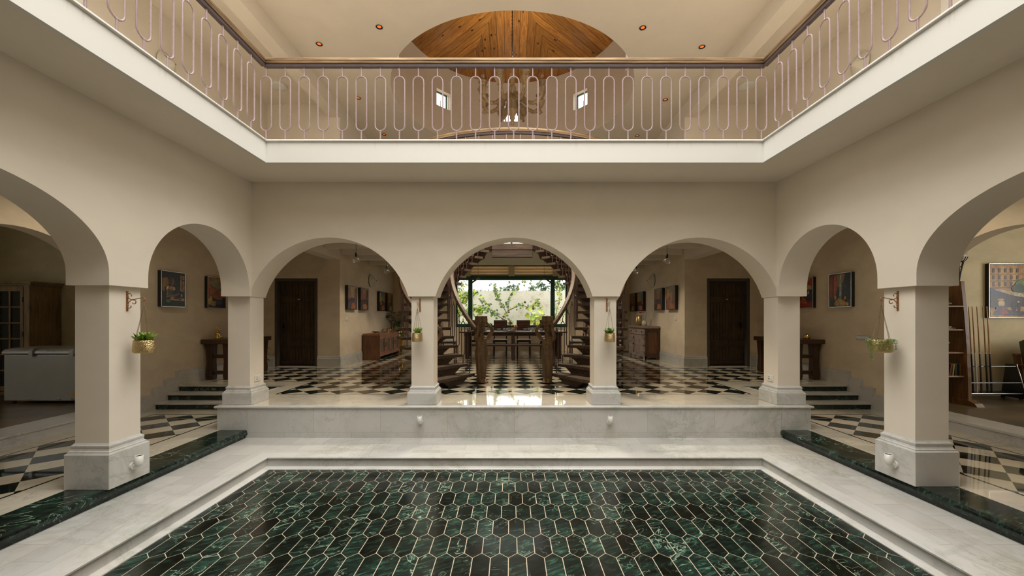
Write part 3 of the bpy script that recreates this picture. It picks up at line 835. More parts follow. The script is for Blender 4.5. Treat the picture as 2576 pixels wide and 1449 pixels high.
# ------------------------------------------------------------------ carved figures at the foot of the stairs
def figure_mesh(mir):
    mb = MB()
    def ell(cx, cy, z, rx, ry, n=20, pw=2.3):
        out = []
        for k in range(n):
            a = 2*PI*k/n; c, s_ = math.cos(a), math.sin(a)
            out.append((cx+rx*math.copysign(abs(c)**(2/pw), c), cy+ry*math.copysign(abs(s_)**(2/pw), s_), z))
        return out
    L = [(0, 0, .0, .085, .085), (0, 0, .05, .088, .082), (.0, 0, .10, .082, .076), (0, 0, .30, .098, .09), (.005, 0, .46, .118, .10), (.008, 0, .56, .128, .105), (.008, 0, .60, .122, .10), (.006, -.012, .645, .105, .092), (.004, 0, .70, .098, .080), (0, 0, .76, .108, .078), (0, -.005, .81, .118, .080), (0, .0, .850, .112, .070), (0, .004, .875, .070, .055), (0, .004, .90, .042, .045), (0, -.004, .925, .043, .048), (.0, -.012, .945, .056, .064), (0, -.014, .985, .066, .074), (0, -.010, 1.03, .070, .078), (0, 0, 1.075, .068, .074), (0, 0, 1.09, .07, .07)]
    mb.loft([ell(a, b, z, rx, ry) for a, b, z, rx, ry in L])
    # ruffled headband, block carried on the head
    mb.lathe([(.07, 1.075), (.098, 1.085), (.108, 1.11), (.10, 1.135), (.08, 1.145)], n=20)
    mb.box(-.095, .095, -.085, .085, 1.13, 1.245); 
    # arms: right (image right) elbow out wide, left bent forward
    mb.tube([(.085, 0, .835), (.13, -.01, .83), (.185, -.03, .90), (.215, -.04, .975), (.19, -.04, 1.02), (.14, -.03, 1.075), (.095, -.03, 1.11)], [.045, .044, .038, .033, .031, .028, .026], 12)
    mb.tube([(-.085, -.01, .83), (-.118, -.04, .825), (-.135, -.09, .87), (-.12, -.12, .945), (-.105, -.115, 1.0), (-.10, -.09, 1.06), (-.085, -.07, 1.11)], [.045, .044, .039, .034, .032, .028, .027], 12)
    # hands with fingers gripping the block
    for sx, cx, cy in ((1, .10, -.035), (-1, -.092, -.085)):
        mb.ball((cx, cy, 1.115), .026, 10, sc=(.8, 1, 1.1))
        for f in range(4): mb.tube([(cx, cy-.014+f*.011, 1.12), (cx-sx*.004, cy-.018+f*.013, 1.15), (cx-sx*.014, cy-.018+f*.013, 1.168-.004*abs(f-1.5))], [.008, .0075, .006], 6)
        mb.tube([(cx, cy-.018, 1.105), (cx-sx*.015, cy-.038, 1.12), (cx-sx*.025, cy-.04, 1.137)], [.009, .008, .0065], 6)
    # face: nose, brows, lips, chin, ears, eyes
    mb.tube([(0, -.082, 1.035), (0, -.098, .995), (0, -.088, .988)], [.008, .013, .012], 8)
    for sx in (-1, 1):
        mb.tube([(sx*.012, -.086, 1.038), (sx*.03, -.084, 1.044), (sx*.05, -.066, 1.036)], [.007, .008, .006], 6)
        mb.ball((sx*.027, -.075, 1.02), .012, 8, sc=(1.2, .8, .7))
        mb.ball((sx*.074, 0, 1.0), .018, 8, sc=(.5, .8, 1.5))
        mb.ball((sx*.05, -.078, .80), .034, 10, sc=(1.2, .6, .9))
    mb.ball((0, -.086, .966), .014, 8, sc=(1.6, .8, .6)); mb.ball((0, -.072, .942), .022, 8)
    mb.ball((0, -.085, .665), .05, 12, sc=(1.4, .6, 1.0))
    # waist cloth and swags
    for z, dz, r in ((.645, .02, .012), (.62, .04, .013), (.595, .055, .012), (.565, .07, .012)):
        pts = [(.112*math.cos(a)+.004, .1*math.sin(a), z-dz*(.5-.5*math.cos(a))) for a in [PI+PI*k/14 for k in range(15)]]
        mb.tube(pts, r, 8)
    # pleats down the skirt
    for k in range(7):
        a = PI+PI*(k+.5)/7
        mb.tube([(.118*math.cos(a), .098*math.sin(a), .54), (.095*math.cos(a), .088*math.sin(a), .3), (.082*math.cos(a), .078*math.sin(a), .09)], [.012, .014, .013], 6)
    # feet with toes
    for cx in (-.035, .045):
        mb.loft([ell(cx, -.06, z, rx, ry, 14) for z, rx, ry in ((.0, .048, .10), (.02, .048, .10), (.045, .042, .08), (.07, .03, .05))])
        for f in range(5): mb.ball((cx-.034+f*.017, -.155-.006*(2-abs(f-1.5)), .016), .012, 8, sc=(.8, 1.3, 1))
    if mir: mb.mirror()
    return mb
def statue(x, y, label, mir, rz):
    t = thing('carved_figure', label, 'statue', (x, y, 0), rz, 'carved wooden load-bearing figures')
    o = obj('figure', figure_mesh(mir), 'wood_statue', t)
    r = o.modifiers.new('remesh', 'REMESH'); r.mode = 'VOXEL'; r.voxel_size = .0065; r.use_smooth_shade = True
    sm = o.modifiers.new('smooth', 'SMOOTH'); sm.iterations = 2; sm.factor = .5
    return t
statue(-.60, 7.57, 'carved wooden figure holding a block on its head, inner foot of left stair', False, .45)
statue(.655, 7.57, 'carved wooden figure holding a block on its head, inner foot of right stair', True, -.25)
statue(-1.44, 6.78, 'carved wooden figure half hidden behind column left of the central arch', False, .35)
statue(1.50, 6.78, 'carved wooden figure half hidden behind column right of the central arch', True, -.35)

def at(px, py, Y):
    """world point of a place read off the photograph at depth Y"""
    return ((px-1283)/1010*Y-.055, Y, (797-py)/1010*Y+1.23)

# ------------------------------------------------------------------ doors
for s, nm in ((-1, 'left'), (1, 'right')):
    t = bpy.data.objects.new('door_%d' % (1 if s < 0 else 2), None); COL.objects.link(t); t['kind'] = 'structure'
    t.location = (s*5.34, 9.95, 0); wd = D1-D0-.004
    mb = MB()
    for sx in (-1, 1): mb.cbox((sx*(wd/2-.035), .06, DH/2), (.07, .19, DH-.002))
    mb.cbox((0, .06, DH-.037), (wd-.14, .19, .07)); mb.cbox((0, .07, .012), (wd-.14, .17, .022)); obj('door_frame', mb, 'door_frame', t, .004)
    mb = MB(); lw = wd-.144; n = 12
    mb.box(-lw/2, lw/2, .10, .13, .01, DH-.075)
    for k in range(n):
        a = -lw/2+k*lw/n; mb.box(a+.003, a+lw/n-.003, .088, .10, .012, DH-.078)
    for zz, hh in ((1.60, .13), (.50, .14), (.05, .09), (DH-.12, .07)): mb.box(-lw/2, lw/2, .070, .10, zz, zz+hh)
    lf = obj('door_leaf', mb, 'wood_door', t, .002)
    hx = s*(1)*(lw/2-.10)*(-1 if s < 0 else 1)
    hx = -lw/2+.09 if s < 0 else lw/2-.09
    mb = MB(); mb.cbox((hx, .064, 1.02), (.035, .012, .15)); mb.tube([(hx, .065, 1.03), (hx, .02, 1.03), (hx-math.copysign(.12, hx), .018, 1.035)], .010, 8)
    mb.lathe([(.018, 0), (.018, .01)], (hx, 0.05, .88), 12); obj('door_handle', mb, 'black_metal', t)
    mb = MB(); mb.lathe([(.014, 0), (.014, .012)], (0, .06, 1.66), 10); mb.cbox((0.02, .066, 1.665), (.05, .006, .02)); obj('number_plate', mb, 'gold_brushed', t)

# ------------------------------------------------------------------ downlights, ceiling lamps, cone lamps, pendants
for k, (px, py) in enumerate(((954, 67), (803, 110), (901, 246), (966, 338), (1617, 69), (1766, 117), (1674, 250), (1603, 341))):
    Y = 5.25*1010/(797-py); X0 = (px-1283)/(797-py)*5.25-.055
    side = 'left' if X0 < 0 else 'right'
    which = ['nearest the wooden dome on the %s', 'by the long %s beam, nearer one', 'second from the front beside the %s beam', 'farthest back on the %s'][k % 4] % side
    t = thing('downlight', 'small orange recessed ceiling light '+which, 'light', (X0, Y, Z2), 0, 'recessed downlights of the upper ceiling')
    mb = MB(); mb.lathe([(.050, -.001), (.062, -.012), (.056, -.014), (.034, -.003)], n=20, cap=False); obj('trim_ring', mb, 'black_metal', t)
    mb = MB(); mb.lathe([(.001, -.008), (.02, -.007), (.036, -.004)], n=20); obj('lamp', mb, 'lamp_orange', t)
for s, nm in ((-1, 'left'), (1, 'right')):
    t = thing('ceiling_lamp', 'round white plate lamp on the upper %s corridor ceiling' % nm, 'light', (s*5.30, 9.1, Z2), 0, 'round ceiling lamps upstairs')
    mb = MB(); mb.lathe([(.175, 0), (.18, -.03), (.15, -.05), (.08, -.06), (.001, -.062)], n=32); obj('shade', mb, 'white_plastic', t)
    mb = MB(); mb.lathe([(.185, 0), (.19, -.012), (.182, -.02), (.176, -.02)], n=32, cap=False); obj('rim', mb, 'white_plastic', t)
    t = thing('ceiling_lamp', 'added unseen white plate lamp on the ground floor %s gallery ceiling' % nm, 'light', (s*5.05, 4.9, Z1u), 0, 'added gallery ceiling lamps')  # made-up lamp hidden by the arches, goes with the corridor fill
    mb = MB(); mb.lathe([(.175, 0), (.18, -.03), (.15, -.05), (.08, -.06), (.001, -.062)], n=32); obj('shade', mb, 'white_plastic', t)
    spot_light('gallery_fill_light', (s*5.05, 5.2, 2.98), 24, 165)  # added fill spot to lift the corridor walls
    for (Y, z, xx, lab) in ((6.98, 5.62, XW, 'large conical shell lamp on the upper %s corridor wall'), (12.1, 2.32, 4.26, 'conical shell lamp on the lower %s wall above the paintings')):
        t = thing('wall_lamp', lab % nm, 'lamp', (s*xx, Y, z), 0, 'conical wall lamps')
        mb = MB(); R = .19; rows = []
        for i in range(9):
            q = i/8; r = R*(1-q)**.85+.006*q; rows.append([(-s*(.02+.155*q), r*math.cos(a)*(1.0), r*math.sin(a)*1.05) for a in [2*PI*k/28 for k in range(28)]])
        mb.grid(rows, False, True); mb.poly(rows[-1]); obj('lamp_shade', mb, 'shell', t)
        mb = MB(); mb.ball((-s*.182, 0, 0), .012, 8); obj('knob', mb, 'brass_aged', t)
        mb = MB(); mb.box(min(0, -s*.022), max(0, -s*.022), -.05, .05, -.05, .05); obj('back_plate', mb, 'white_plastic', t)
for px, py, Y, lab in ((896, 655, 7.4, 'clear globe bulb pendant in the left arch, nearer one'), (973, 683, 9.15, 'clear globe bulb pendant in the left arch, farther one'), (1678, 658, 7.4, 'clear globe bulb pendant in the right arch, nearer one'), (1600, 683, 9.15, 'clear globe bulb pendant in the right arch, farther one'), (1203, 704, 12.75, 'clear globe bulb pendant before the garden window, left one'), (1369, 706, 12.75, 'clear globe bulb pendant before the garden window, right one')):
    x, y, z = at(px, py, Y)
    t = thing('pendant_lamp', lab, 'lamp', (x, y, z), 0, 'globe bulb pendants')
    mb = MB(); mb.tube([(0, 0, .14), (0, 0, Z1u-z-.03)], .004, 6); mb.lathe([(.04, Z1u-z-.03), (.045, Z1u-z)], n=14); obj('cord', mb, 'black', t)
    mb = MB(); mb.lathe([(.017, .065), (.021, .07), (.021, .135), (.010, .142)], n=14); obj('lamp_holder', mb, 'black', t)
    mb = MB(); mb.lathe([(.001, -.0625), (.025, -.057), (.048, -.038), (.061, -.012), (.061, .012), (.048, .038), (.026, .058), (.016, .07)], n=24); obj('bulb', mb, 'clear_glass', t)
    mb = MB(); mb.tube([(0, 0, .062), (-.012, 0, .03), (.006, 0, .0), (.012, 0, .03), (0, 0, .06)], .0018, 5); obj('filament', mb, 'copper_iron', t)

# ------------------------------------------------------------------ chandelier
t = thing('chandelier', 'large carved wooden chandelier with curved arms under the timber dome', 'chandelier', (0, 9.3, 5.66))
mb = MB(); mb.lathe([(.005, 0), (.035, .02), (.05, .07), (.045, .11), (.03, .13), (.055, .15), (.065, .18), (.05, .20), (.075, .24), (.10, .32), (.12, .335), (.12, .36), (.095, .375), (.085, .40), (.075, .52), (.085, .60), (.105, .63), (.11, .66), (.08, .69), (.055, .73), (.07, .80), (.09, .84), (.085, .88), (.05, .92), (.045, 1.05), (.065, 1.12), (.07, 1.18), (.04, 1.22), (.035, 1.32), (.06, 1.36), (.06, 1.39), (.02, 1.41), (.01, 1.44)], n=20); obj('stem', mb, 'wood_chandelier', t)
spot_light('hall_fill_light', (0, 9.4, 5.58), 720, 112, r=.3)  # added downward fill for the hall; the chandelier bulbs are unlit
spot_light('drum_fill_light', (0, 9.3, 7.15), 45, 170, rot=(PI, 0, 0))  # added upward fill for the drum and its plank ceiling
mb = MB()
zc = 1.43
k = 0
while zc < 2.85:
    pts = [((.014*math.cos(a) if k % 2 else 0), (0 if k % 2 else .014*math.cos(a)), zc+.026*math.sin(a)+.026) for a in [2*PI*i/10 for i in range(10)]]
    mb.tube(pts, .005, 6, closed=True); zc += .043; k += 1
obj('chain', mb, 'black_metal', t)
for k in range(8):
    a = PI/8+k*PI/4; c, s_ = math.cos(a), math.sin(a)
    def R(r, z, w=0): return (r*c-w*s_, r*s_+w*c, z)
    mb = MB(); path = [R(.06, .58), R(.14, .66), (R(.22, .64)), R(.30, .54), R(.40, .45), R(.52, .42), R(.62, .45), R(.69, .53), R(.72, .62)]
    mb.tube(path, [.04, .048, .05, .048, .044, .044, .046, .048, .04], 10)
    mb.tube([R(.64, .44), R(.71, .41), R(.76, .45), R(.73, .50)], .020, 8)
    mb.loft([[R(.72+dx, z, dy) for dx, dy in ((-q, -q), (q, -q), (q, q), (-q, q))] for z, q in ((.56, .045), (.69, .088), (.71, .098), (.73, .07))], smooth=False)
    arm = obj('arm', mb, 'wood_chandelier', t)
    mb = MB(); p = R(.72, 0); mb.lathe([(.05, .73), (.075, .755), (.080, .79), (.065, .825), (.105, .838), (.108, .852), (.06, .87), (.03, .880)], (p[0], p[1], 0), 16); obj('cup', mb, 'wood_chandelier', arm)
    mb = MB(); mb.lathe([(.018, .872), (.019, .915)], (p[0], p[1], 0), 10, 'black'); mb.lathe([(.015, .915), (.030, .955), (.036, .985), (.030, 1.015), (.015, 1.04), (.001, 1.05)], (p[0], p[1], 0), 12, 'clear_glass'); obj('bulb', mb, None, arm)
mb = MB(); mb.tube([(.13, -.1, .50), (.22, -.2, .42), (.30, -.28, .30), (.36, -.30, .34)], .006, 6); obj('cable', mb, 'white_plastic', t)

# ------------------------------------------------------------------ plants helper
def rosette(mb, c, n, L, W, mats, spread=1.0, up=.55, bend=.5, seed=1):
    rg = random.Random(seed)
    for k in range(n):
        a = k*2.4+rg.uniform(-.4, .4); el = up*rg.uniform(.5, 1.6); l = L*rg.uniform(.7, 1.15)
        d = (math.cos(a)*spread, math.sin(a)*spread, el)
        mb.leaf((c[0]+rg.uniform(-.01, .01), c[1]+rg.uniform(-.01, .01), c[2]), d, (0, 0, 1), l, W*rg.uniform(.8, 1.2), rg.choice(mats), bend*rg.uniform(.5, 1.3))
# ------------------------------------------------------------------ brackets and hanging planters
def bracket(x, y, z, rz, label):
    """scroll bracket; local: wall plane y=0, arm reaches -y"""
    t = thing('wall_bracket', label, 'bracket', (x, y, z), rz, 'copper scroll brackets on the columns')
    mb = MB(); mb.box(-.010, .010, -.006, 0, -.095, .095); obj('bar', mb, 'copper_iron', t, .001)
    def sp(c0, r0, a0, a1, n=14, k=.55):
        return [(0, -(c0[0]+r0*(1-(1-k)*i/n)*math.cos(a0+(a1-a0)*i/n)), c0[1]+r0*(1-(1-k)*i/n)*math.sin(a0+(a1-a0)*i/n)) for i in range(n+1)]
    mb = MB(); q = .0042
    mb.tube([(0, -.006, .045), (0, -.02, .025), (0, -.045, .014), (0, -.08, .018), (0, -.14, .032), (0, -.155, .033)] + sp((.158, .014), .019, PI/2, -PI*.8, 12, .7), q, 7)
    mb.tube([(0, -.006, .045)] + sp((.026, .052), .022, PI*.9, -PI*.15, 12, .8), q, 7)
    mb.tube([(0, -.006, -.04), (0, -.018, -.012), (0, -.045, .012), (0, -.065, .008)] + sp((.068, -.010), .021, PI/2, -PI*.9, 12, .7), q, 7)
    mb.tube([(0, -.006, -.042)] + sp((.024, -.05), .019, PI*1.1, PI*2.1, 12, .8), q, 7)
    for zz in (.044, -.041): mb.ball((0, -.008, zz), .009, 8)
    mb.ball((0, -.045, .013), .007, 8)
    obj('scroll', mb, 'copper_iron', t)
    # hanging planter
    return t
def planter(x, y, z, rz, label, kind, seed):
    """oval hammered pot, long axis local y; chains meet at z+.36 above the rim"""
    t = thing('hanging_planter', label, 'planter', (x, y, z), rz, 'oval brass planters hanging from brackets')
    A, B = .070, .100
    mb = MB(); prof = [(.80, .0), (.93, .004), (1.0, .02), (.985, .06), (.93, .105), (.91, .122), (.885, .122), (.90, .10), (.9, .03)]
    mb.lathe([(r, q) for r, q in prof], n=40, sx=A, sy=B, cap=False); mb.poly([(A*.8*math.cos(2*PI*k/40), B*.8*math.sin(2*PI*k/40), 0) for k in range(40)]); obj('pot', mb, 'gold_hammered', t)
    mb = MB(); mb.lathe([(.9, .10), (.01, .105)], n=24, sx=A, sy=B); obj('soil', mb, 'soil', t)
    mb = MB(); top = Vector((0, 0, .46))
    for (cx, cy) in ((-A*.9, 0.02), (A*.9, .02), (0, B*.9), (0, -B*.9))[:4 if kind != 'b' else 3]:
        a = Vector((cx, cy, .118)); L = (top-a).length; n = int(L/.0125)
        for i in range(n):
            p = a.lerp(top, (i+.5)/n); d = (top-a).normalized(); sd = Vector((d.y, -d.x, 0)); sd = sd.normalized() if sd.length > .01 else Vector((1, 0, 0))
            if i % 2: sd = sd.cross(d).normalized()
            mb.tube([tuple(p+d*.0078*math.cos(q)+sd*.0034*math.sin(q)) for q in [2*PI*j/6 for j in range(6)]], .0011, 4, closed=True)
    mb.tube([(0, 0, .455), (0, 0, .50), (0, .008, .512), (0, .012, .50)], .0022, 5)
    obj('chain', mb, 'brass_aged', t)
    mb = MB()
    if kind == 'a':
        for q, (cx, cy) in enumerate(((0, -.06), (0, .0), (0.0, .055), (.02, .03))): rosette(mb, (cx, cy, .11), 9, .095, .038, ['leaf_bright', 'leaf_bright', 'leaf_green', 'leaf_lime'], .6, 1.2, .12, seed+q)
        obj('foliage', mb, None, t)
    elif kind == 'b':
        for q, (cx, cy) in enumerate(((-.02, -.05), (.02, .0), (-.01, .05), (.02, .04))): rosette(mb, (cx, cy, .11), 8, .095, .045, ['leaf_bright', 'leaf_green', 'leaf_green', 'leaf_lime'], .7, 1.1, .12, seed+q)
        obj('foliage', mb, None, t)
    else:
        rg = random.Random(seed)
        for q in range(26):
            a = 2*PI*q/26+rg.uniform(-.1, .1); r0 = .93; p = Vector((A*r0*math.cos(a), B*r0*math.sin(a), .122)); L = rg.choice([.05, .08, .10, .12, .13]) if q not in (20, 21) else .22
            pts = [p-Vector((0, 0, .008)), p+Vector((math.cos(a)*.012, math.sin(a)*.012, .008))]; z0 = .12
            o = rg.uniform(-.01, .01)
            n = int(L/.014)
            for i in range(n): pts.append(Vector((A*1.0*math.cos(a)+math.cos(a)*.018+o*math.sin(i*.8), B*1.0*math.sin(a)+math.sin(a)*.018+o*math.cos(i), z0-i*.014)))
            mb.tube([tuple(v) for v in pts], .0010, 4, 'leaf_string')
            for i, v in enumerate(pts[1:]):
                for sd in (-1, 1): mb.leaf(v, (math.cos(a+sd*1.2), math.sin(a+sd*1.2), -.2), (0, 0, 1), .016, .012, 'leaf_string' if rg.random() < .7 else 'leaf_green', .2, 2)
        for q in range(3): rosette(mb, (0, -.06+q*.06, .115), 10, .045, .018, ['leaf_green', 'leaf_string'], 1, .4, .6, seed+q)
        obj('trailing_foliage', mb, None, t)
    return t
zb = 1.23+.150
bracket(-3.71, 3.83, zb, PI/2, 'copper scroll bracket on the front left column')
planter(-3.71+.165, 3.83, 1.23-.345, 0 if False else PI/2, 'oval hammered brass planter with lime leaves hanging at the front left column', 'a', 3)
bracket(3.71, 3.895, zb+.005, -PI/2, 'copper scroll bracket on the front right column')
planter(3.71-.165, 3.895, 1.23-.345, -PI/2, 'oval hammered brass planter with trailing string plant at the front right column', 'c', 5)
bracket(-1.32, 5.645, 1.23+.165, 0, 'copper scroll bracket on the column left of the central arch')
planter(-1.32, 5.645-.165, 1.23-.342, 0, 'hammered brass planter with pointed leaves on column left of the central arch', 'a', 11)
bracket(1.305, 5.645, 1.23+.170, 0, 'copper scroll bracket on the column right of the central arch')
planter(1.305, 5.645-.165, 1.23-.345, 0, 'hammered brass planter with round leaves on column right of the central arch', 'b', 17)

# ------------------------------------------------------------------ uplight cans
def uplight(x, y, z, rz, label):
    """local: wall y=0, fitting reaches -y"""
    t = thing('uplight', label, 'spotlight', (x, y, z), rz, 'white uplight cans')
    def disc(mb, y0, y1, r): mb.grid([[(r*math.cos(a), yy, r*math.sin(a)) for a in [2*PI*k/24 for k in range(24)]] for yy in (y0, y1)], False, True); mb.poly([(r*math.cos(a), y1, r*math.sin(a)) for a in [2*PI*k/24 for k in range(24)]])
    mb = MB(); disc(mb, 0, -.022, .034); obj('wall_plate', mb, 'white_plastic', t)
    mb = MB(); mb.tube([(0, -.015, 0), (0, -.045, 0), (0, -.062, .008), (0, -.066, .024)], .022, 14); obj('elbow', mb, 'white_plastic', t)
    mb = MB(); mb.lathe([(.030, .012), (.033, .016), (.033, .098), (.0295, .098), (.0295, .090)], (0, -.066, 0), 24); obj('can', mb, 'white_plastic', t)
    mb = MB(); mb.lathe([(.028, .094), (.001, .095)], (0, -.066, 0), 20); obj('lens', mb, 'black', t)
uplight(-3.66, 3.83, ZG+.14, PI/2, 'white uplight can on the plinth of the front left column')
uplight(3.66, 3.87, ZG+.14, -PI/2, 'white uplight can on the plinth of the front right column')
uplight(-1.285, 5.53, -.215, 0, 'white uplight can on the marble riser below the left planter column')
uplight(1.31, 5.53, -.215, 0, 'white uplight can on the marble riser below the right planter column')

# ------------------------------------------------------------------ sockets and switches
def plate(x, y, z, rz, wd, ht, label, n, cat='switch', name='switch_plate', mat='white_plastic'):
    t = thing(name, label, cat, (x, y, z), rz, 'wall plates')
    mb = MB(); mb.box(-wd/2, wd/2, -.012, 0, -ht/2, ht/2); obj('plate', mb, mat, t, .003)
    if name == 'power_socket':
        mb = MB()
        for (a, b) in ((-.018, .018), (-.03, -.012), (-.006, -.012)): mb.cbox((a, -.013, b), (.007, .004, .012))
        obj('socket_holes', mb, 'paint_socket', t)
        mb = MB(); mb.cbox((.032, -.014, -.005), (.018, .006, .04)); obj('rocker', mb, 'white_plastic', t)
    else:
        for k in range(n):
            mb = MB(); mb.cbox((-wd/2+wd*(k+.5)/n, -.014, 0), (wd/n*.7, .006, ht*.55)); obj('rocker', mb, 'white_plastic', t, .001)
plate(-3.71, 5.80, .345, PI/2, .125, .085, 'white socket plate on the left inner corner column', 1, 'socket', 'power_socket')
plate(3.71, 5.80, .345, -PI/2, .125, .085, 'white socket plate on the right inner corner column', 1, 'socket', 'power_socket')
plate(-4.26, 10.3, 1.175, PI/2, .14, .09, 'pale switch plate on the left dining wall below the paintings', 4)
plate(4.26, 10.45, 1.18, -PI/2, .14, .09, 'pale switch plate on the right dining wall below the paintings', 3)
plate(XW, 6.94, .87, -PI/2, .26, .075, 'long metallic switch plate on the right corridor wall', 6, mat='silver')
plate(-XW, 9.4, .66, PI/2, .12, .10, 'small brown wooden plate low on the left corridor wall', 1, 'switch', 'switch_plate', 'wood_red')

# ------------------------------------------------------------------ paintings
def painting(x, y, z, rz, wd, ht, label, bgc, shapes, group, depth=.06, silver=True):
    """local: wall y=0, picture faces -y, bottom centre at origin. shapes in 0..1 frame coordinates"""
    t = thing('painting', label, 'painting', (x, y, z), rz, group)
    f = .012
    mb = MB(); mb.box(-wd/2, wd/2, -depth, 0, 0, ht, 'black'); obj('frame', mb, None, t)
    mb = MB()
    for a, b, c, d in ((-wd/2, wd/2, 0, f*.5), (-wd/2, wd/2, ht-f*.5, ht), (-wd/2, -wd/2+f*.5, 0, ht), (wd/2-f*.5, wd/2, 0, ht)): mb.box(a, b, -depth-.004, -depth, c, d, 'silver' if silver else 'black')
    obj('frame_edge', mb, None, t)
    mb = MB(); W, H = wd-2*f, ht-2*f
    def P(u, v, l): return (-W/2+u*W, -depth-.0008-l*.00025, f+v*H)
    n = len(bgc)
    for k, c in enumerate(bgc): mb.poly([P(0, k/n, 0), P(1, k/n, 0), P(1, (k+1)/n, 0), P(0, (k+1)/n, 0)], paint(c))
    for l, (c, pts) in enumerate(shapes):
        if isinstance(pts, tuple):
            u, v, ru, rv = pts; pts = [(u+ru*math.cos(2*PI*k/14), v+rv*math.sin(2*PI*k/14)) for k in range(14)]
        mb.poly([P(min(1, max(0, a)), min(1, max(0, b)), l+1) for a, b in pts], paint(c))
    obj('canvas', mb, None, t, fix=False)
OR, YE, DK, BL, SK, CR, RD, BR, GR = (196, 92, 26), (206, 150, 60), (22, 18, 20), (70, 120, 160), (176, 120, 80), (214, 190, 150), (176, 44, 24), (92, 54, 28), (60, 84, 52)
g1 = 'small street scene paintings in the dining hall'
# left corridor
painting(-XW, 7.08, 1.405, PI/2, .50, .62, 'painting of a seated person in a green apron at a table, left corridor', [(20, 17, 20), (24, 20, 20), (22, 19, 18)],
 [((150, 104, 34), [(.02, .45), (.02, .80), (.22, .84), (.32, .70), (.28, .50), (.12, .42)]), ((12, 12, 14), [(.1, .15), (.12, .55), (.28, .64), (.5, .6), (.55, .3), (.5, .12)]),
  ((58, 44, 40), (.40, .74, .13, .105)), ((128, 84, 66), [(.40, .62), (.52, .64), (.54, .76), (.46, .84), (.42, .74)]), (CR, [(.18, .46), (.2, .58), (.3, .6), (.28, .5)]), (CR, [(.48, .46), (.46, .58), (.56, .56), (.58, .49)]),
  ((190, 120, 60), [(.3, .48), (.32, .58), (.46, .60), (.48, .5), (.42, .45)]), ((30, 84, 60), [(.28, .33), (.29, .47), (.47, .46), (.47, .34)]), ((176, 110, 50), [(.18, .28), (.2, .47), (.27, .46), (.27, .32)]), ((132, 86, 64), [(.16, .24), (.18, .32), (.5, .34), (.75, .40), (.77, .36), (.55, .28)]),
  ((196, 156, 84), [(.32, .18), (.40, .28), (.98, .24), (.98, .16)]), ((60, 34, 26), (.62, .24, .14, .03)), ((214, 168, 90), (.86, .33, .04, .05)), ((98, 60, 40), (.78, .21, .06, .03)), ((92, 140, 60), [(.14, .14), (.2, .2), (.3, .19), (.38, .14), (.28, .10)]),
  ((176, 150, 90), [(.78, .46), (.80, .92), (.86, .94), (.87, .5), (.98, .46), (.98, .44)]), ((196, 130, 70), [(.89, .50), (.89, .92), (.98, .92), (.98, .5)]), ((30, 18, 14), [(.88, .64), (.98, .67), (.98, .65), (.88, .62)]), ((30, 18, 14), [(.88, .79), (.98, .81), (.98, .79), (.88, .77)])], 'corridor paintings')
painting(-XW, 8.13, 1.405, PI/2, .50, .62, 'painting of raised arms over yellow cloth, left corridor, partly hidden by the column', [(40, 30, 40), (150, 84, 30), (170, 110, 50)],
 [((140, 130, 90), [(.1, .6), (.12, .9), (.3, .97), (.6, .92), (.75, .6)]), ((176, 90, 30), [(.1, .35), (.1, .8), (.35, .66), (.34, .35)]), ((60, 28, 16), [(.1, .77), (.4, .65), (.8, .63), (.8, .61), (.4, .63), (.1, .75)]), ((206, 160, 60), [(.02, .1), (.02, .3), (.2, .4), (.25, .2), (.2, .08)]), ((150, 90, 50), [(.2, .4), (.3, .44), (.55, .33), (.8, .34), (.8, .27), (.5, .26), (.25, .35)]), ((200, 140, 40), [(.2, .05), (.25, .2), (.45, .22), (.4, .05)]), ((60, 74, 104), [(.4, .1), (.45, .22), (.85, .22), (.8, .1)]), ((18, 20, 28), [(.5, .0), (.5, .1), (1, .14), (1, 0)]), ((16, 18, 22), (.82, .62, .14, .1))], 'corridor paintings')
# right corridor
painting(XW, 7.36, 1.41, -PI/2, .50, .62, 'painting of a lantern lit lane with walking people, right corridor', [(70, 56, 34), (44, 40, 30), (60, 62, 60), (34, 30, 40)],
 [((150, 60, 20), [(.03, .3), (.04, .95), (.16, .98), (.2, .5), (.16, .25)]), ((190, 84, 30), [(.2, .3), (.22, .95), (.34, .98), (.36, .5), (.3, .3)]), ((18, 16, 22), [(.16, .3), (.17, .97), (.21, .97), (.2, .3)]), ((150, 110, 60), [(.36, .6), (.38, .98), (.48, .98), (.5, .6)]), ((168, 168, 140), [(.48, .22), (.50, .98), (.60, .98), (.58, .22)]), ((176, 140, 90), [(.62, .98), (.60, .75), (.66, .72), (.74, .96)]), ((16, 20, 34), [(.72, .7), (.76, .98), (.98, .98), (.98, .2), (.84, .2), (.80, .6)]), ((28, 34, 44), [(.62, .3), (.66, .6), (.82, .58), (.84, .3)]),
  ((206, 150, 70), [(.2, .02), (.3, .18), (.48, .26), (.6, .26), (.7, .16), (.9, .1), (.9, .02)]), ((196, 170, 110), [(.5, .03), (.52, .24), (.58, .24), (.6, .03)]), ((30, 22, 26), (.52, .28, .02, .05)), ((24, 26, 36), (.62, .25, .03, .08)), ((200, 160, 90), (.30, .27, .05, .06)), ((206, 130, 60), (.76, .24, .05, .07)), ((20, 16, 16), (.78, .17, .025, .06)), ((40, 50, 36), [(0, 0), (0, .18), (.16, .2), (.24, .08), (.3, 0)])], 'corridor paintings')
